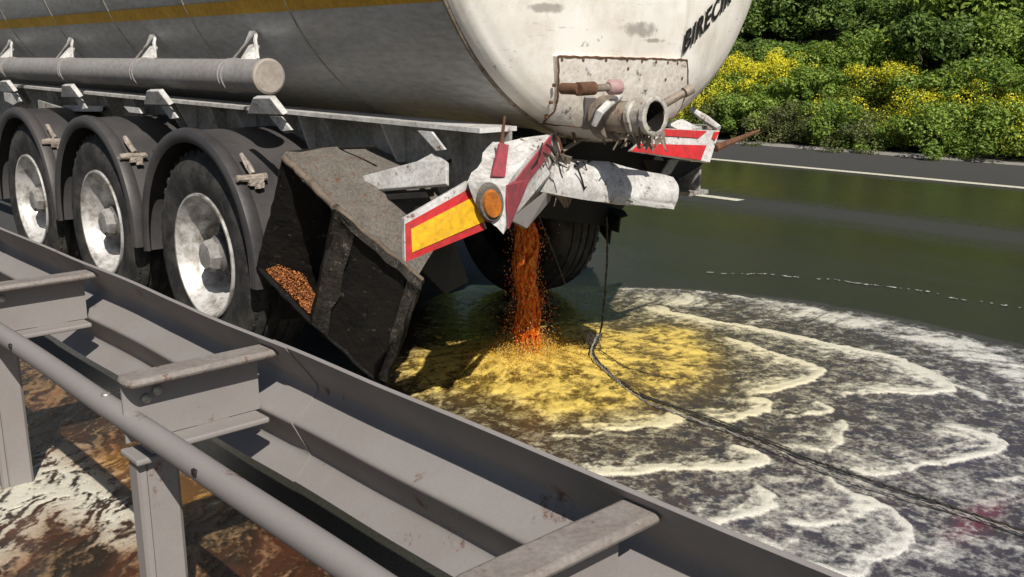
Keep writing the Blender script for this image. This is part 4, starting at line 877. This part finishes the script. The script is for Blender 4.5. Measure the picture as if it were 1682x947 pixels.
# second patch of foam under the barrier, streaky white and rust brown
x0, x1, y0, y1, h = -.3, 2.0, 1.6, 6.4, .009
gx = np.arange(x0, x1, h); gy = np.arange(y0, y1, h); X, Y = np.meshgrid(gx, gy, indexing='ij')
da = np.array((1.394,4.258,0)[:2])-np.array((0.869,3.721,0)[:2]); da /= np.hypot(*da); U = X*da[0]+Y*da[1]; W_ = -X*da[1]+Y*da[0]
Uw = U+(fbm(X*4, Y*4, 3, 3)-.5)*.3; Ww = W_+(fbm(X*6, Y*6, 3, 8)-.5)*.16
s1 = fbm(Uw*10, Ww*34, 6, 15, .74); s2 = fbm(Uw*2, Ww*4, 3, 18)
WH = [(0.8,3.64),(0.93,3.75),(1.09,3.98),(1.16,3.91),(1.17,3.71),(1.18,3.29),(1.06,3),(0.97,3.17),(0.9,3.38),(0.78,3.25),(0.66,3.14)]
wr = region(X+(s2-.5)*.2, Y+(s1-.5)*.1, WH, .12)
foam2 = np.clip(np.clip((s1-.32)*2.4+(s2-.5)*.6, 0, 1)*.75 + wr*np.clip((s1-.36)*3.6, -.3, .9) + (fbm(X*40, Y*40, 3, 81, .7)-.5)*.3, 0, 1.1)
OR = [(1.21,3.74),(1.35,3.78),(1.43,3.53),(1.4,3.08),(1.28,3.03),(1.25,3.09),(1.23,3.47)]
og = region(X, Y, OR, .10)
fc = mixc(np.array((.30,.19,.10)), np.array((.66,.63,.53)), np.clip(wr*1.2, 0, 1)); fc = mixc(fc, np.array((.60,.30,.05)), og*.8)
rb_ = np.clip((fbm(Uw*4, Ww*9, 5, 44, .7)-.42)*3.2, 0, 1)
lc_ = mixc(np.array((.020,.014,.008)), np.array((.07,.026,.012)), rb_); lc_ = mixc(lc_, np.array((.22,.10,.015)), og*.6)
fc = mixc(fc, np.array((.30,.14,.07)), rb_*(1-wr)*.6)
Z = .0015+.005*foam2+.004*fbm(X*14, Y*14, 3, 50)
foam_mesh('spilled_foam', X, Y, Z, (X < 1.52+.22*(fbm(X*3, Y*3, 3, 61)-.5)) & (X > -.1+.5*(fbm(X*2, Y*2, 3, 62)-.5)) & (Y < 6.0+1.0*(fbm(X*3, Y*3, 3, 63)-.5)) & (Y > 1.8+.5*(fbm(X*3, Y*3, 3, 64)-.5)), foam2, fc, lc_, M['foam'], 'streaky white and rust brown foam lying under the crash barrier posts', 'foam')

# ------------------------------------------------------------------ falling stream and splash grains
g = np.random.default_rng(8)
S0, S1 = np.array((3.275,3.45,0.746)), np.array((SRC[0], SRC[1], .03)); S1 = np.array((3.4,3.55,0.004)); S1[2] = max(.02, S1[2])
n = 5000; t = g.uniform(0, 1, n)**.8; c_ = S0[None]+(S1-S0)[None]*t[:, None]; wdt = .038+.006*np.sin(t*9+1)+.016*t
off = g.normal(size=(n, 3))*wdt[:, None]*np.array((1, 1, .6)); c_[:, 0] += .012*np.sin(t*13)
P = c_+off; P[:, 2] = np.maximum(P[:, 2], .01)
rad = np.hypot(off[:,0], off[:,1])/wdt; mixv = g.uniform(size=n)
cols = np.where((mixv < .5)[:, None], (.78,.07,.003), np.where((mixv < .85)[:, None], (.85,.20,.006), (.88,.48,.08)))*g.uniform(.6, 1.3, (n,1))
cols = np.where((rad > 1.6)[:, None] & (g.uniform(size=(n,1)) < .5), (.85,.6,.3), cols)
m = Mat('orange liquid drops', (.6,.2,.02), .25, 0, .5); c = m.attr('Col'); m.set('Base Color', c)
t_ = m.node('ShaderNodeBsdfTranslucent'); m.l.new(c, t_.inputs[0]); mx = m.node('ShaderNodeMixShader'); mx.inputs[0].default_value = .35
m.l.new(m.b.outputs[0], mx.inputs[1]); m.l.new(t_.outputs[0], mx.inputs[2]); m.l.new(mx.outputs[0], m.n['Material Output'].inputs[0])
granules('flying_drops', P, g.uniform(.0012, .0034, n), m.m, cols, None, 'spray of orange red drops flying round the falling liquid', 'spray', sq=(1,1,1.5), seed=2)
n = 14000; rr_ = np.abs(g.normal(0, .21, n)); an = g.uniform(0, 6.28, n)
P = np.stack([S1[0]+rr_*np.cos(an)*1.15, S1[1]+rr_*np.sin(an)*.9, .012+.11*np.exp(-(rr_/.22)**2)*g.uniform(0, 1, n)**1.5+.03*g.uniform(0,1,n)*np.exp(-(rr_/.5)**2)], 1)
hp = g.uniform(size=n) < .05; P[hp, 2] += g.exponential(.05, hp.sum())*np.exp(-(rr_[hp]/.3)**2)
e = g.uniform(size=n); cols = np.where((e < .6)[:, None], (.86,.56,.06), np.where((e < .85)[:, None], (.88,.70,.28), (.60,.32,.05)))*g.uniform(.7, 1.12, (n,1))
nr = (rr_ < .07)[:, None]; cols = np.where(nr & (g.uniform(size=(n,1)) < .6), (.62,.16,.01), cols)
granules('splash_drops', P, g.uniform(.0014, .0034, n), m.m, cols, None, 'heap of yellow splashing drops where the orange stream hits the road', 'splash', seed=5)

m = Mat('streaky orange liquid', (.5,.1,.01), .22, 0, .5); v_ = m.mapped((1, 1, .38)); q1 = m.noise(95, 5, .7, v_); q2 = m.noise(38, 4, .6, v_)
c = m.ramp(q1, [(.32, (.42,.025,.002)), (.44, (.82,.09,.003)), (.54, (.90,.26,.008)), (.66, (.95,.62,.15))]); c = m.mix(m.ramp(q2, [(.34, .5), (.48, 0)]), c, (.30,.02,.003))
m.set('Base Color', c); m.bump(q1, .9, .012)
t_ = m.node('ShaderNodeBsdfTranslucent'); m.l.new(c, t_.inputs[0]); mx = m.node('ShaderNodeMixShader'); mx.inputs[0].default_value = .25
m.l.new(m.b.outputs[0], mx.inputs[1]); m.l.new(t_.outputs[0], mx.inputs[2]); m.l.new(mx.outputs[0], m.n['Material Output'].inputs[0])
mb = MB(); random.seed(31); A0, A1 = Vector(S0), Vector(S1)
for k in range(150):
    a = random.uniform(0, 6.28); q = random.uniform(0, 1)**.6; t0 = random.choice((0, 0, random.uniform(0, .7))); t1 = min(1, t0+random.uniform(.3, 1.0)); pts = []; rs = []
    for i in range(15):
        t = t0+(t1-t0)*i/14; w = .036+.014*t+.006*math.sin(t*9); p = A0.lerp(A1, t); p.x += .012*math.sin(t*13)
        b = a+noise.noise(Vector((t*4, k, 0)))*1.6; p += Vector((math.cos(b)*w*q*1.3, math.sin(b)*w*q*1.3, 0)) + noise.noise_vector(Vector((t*16, k*3.1, 5)))*.010
        pts.append(p); rs.append((.0065+.010*abs(noise.noise(Vector((t*14, k, 9)))))*math.sin(math.pi*min(.97, max(.06, i/14)))**.35)
    mb.tube(pts, rs, 7)
o = mb.build('pouring_liquid', m.m, None, smooth=80, fix=False); tag(o, 'glossy orange red strands of liquid falling from the smashed rear of the tank', 'stream', None, 'stuff')

# ------------------------------------------------------------------ ropes
def catline(pts, n=10): 
    p = [Vector(q) for q in pts]; out = []
    for i in range(len(p)-1):
        a, b, c, d = (p[max(0, min(len(p)-1, i+k))] for k in (-1, 0, 1, 2))
        for k in range(n): t = k/n; out.append(.5*((2*b)+(c-a)*t+(2*a-5*b+4*c-d)*t*t+(3*b-a-3*c+d)*t**3))
    return out+[p[-1]]
def rope(name, pts, r, strands, twist, mat, label, seed=0, wob=.004):
    line = catline(pts, 22); mb = MB(); random.seed(seed); acc = 0
    L = [0]
    for a, b in zip(line, line[1:]): L.append(L[-1]+(b-a).length)
    for s in range(strands):
        out = []
        for i, p in enumerate(line):
            t = (line[min(i+1, len(line)-1)]-line[max(0, i-1)]).normalized(); u = t.cross(Vector((.1, .2, 1))).normalized() if abs(t.z) < .95 else Vector((1,0,0)); w = t.cross(u)
            a = L[i]*twist+2*math.pi*s/strands; q = p+(u*math.cos(a)+w*math.sin(a))*r*.62+noise.noise_vector(p*9+Vector((s*3, seed, 0)))*wob
            q.z = max(q.z, r*.4+.008); out.append(q)
        mb.tube(out, r*.55, 6)
    o = mb.build(name, mat, None, smooth=60); tag(o, label, 'rope'); return o
K = [(3.714,3.3,0.745), (3.744,3.32,0.531), (3.762,3.35,0.26), (3.76,3.37,0.105), (3.621,3.289,0.04), (3.484,3.06,0.02), (3.346,2.767,0.018), (3.333,2.526,0.018), (3.307,2.23,0.018), (3.256,1.838,0.018), (3.246,1.578,0.018), (3.245,1.303,0.018), (3.243,0.998,0.018), (3.256,0.718,0.018)]
rope('hanging_rope', K, .0052, 3, 120, M['rope'], 'thick dark twisted rope hanging from the rear beam and trailing to the right edge', 1)
K2 = [(3.713,3.34,0.104), (3.571,3.256,0.045), (3.421,2.964,0.02), (3.303,2.694,0.018), (3.27,2.41,0.018), (3.258,2.136,0.018), (3.195,1.775,0.018), (3.183,1.474,0.018), (3.221,1.167,0.018), (3.214,0.86,0.018)]
rope('trailing_rope', K2, .0042, 3, 110, M['ropegrey'], 'pale frayed rope lying beside the dark rope across the foam', 2, .010)
K3 = [(2.928,3,0.876), (3.15,3.1,0.618), (3.436,3.25,0.304), (3.662,3.34,0.03), (3.407,2.875,0.015), (3.35,2.607,0.015), (3.343,2.303,0.015), (3.292,1.914,0.015)]
rope('thin_cord', K3, .0028, 2, 60, M['rope'], 'thin dark cord slanting down from the lamp housing to the rope tangle', 3, .002)
K4 = [(3.693,3.311,0.04), (3.617,3.096,0.02), (3.614,2.934,0.015), (3.65,2.773,0.015)]
rope('thin_cord', K4, .0028, 2, 60, M['rope'], 'short loose cord end curling right from the rope tangle over yellow foam', 4, .006)
kn = MB(); random.seed(12)
K5 = []
c0 = Vector((3.685,3.335,0.05))
for k in range(16): K5.append(c0+Vector((random.uniform(-.035,.03), random.uniform(-.03,.03), random.uniform(-.03,.09))))
rope('rope_tangle', K5, .004, 2, 60, M['rope'], 'knotted tangle of dark rope where the hanging ropes reach the ground', 6)
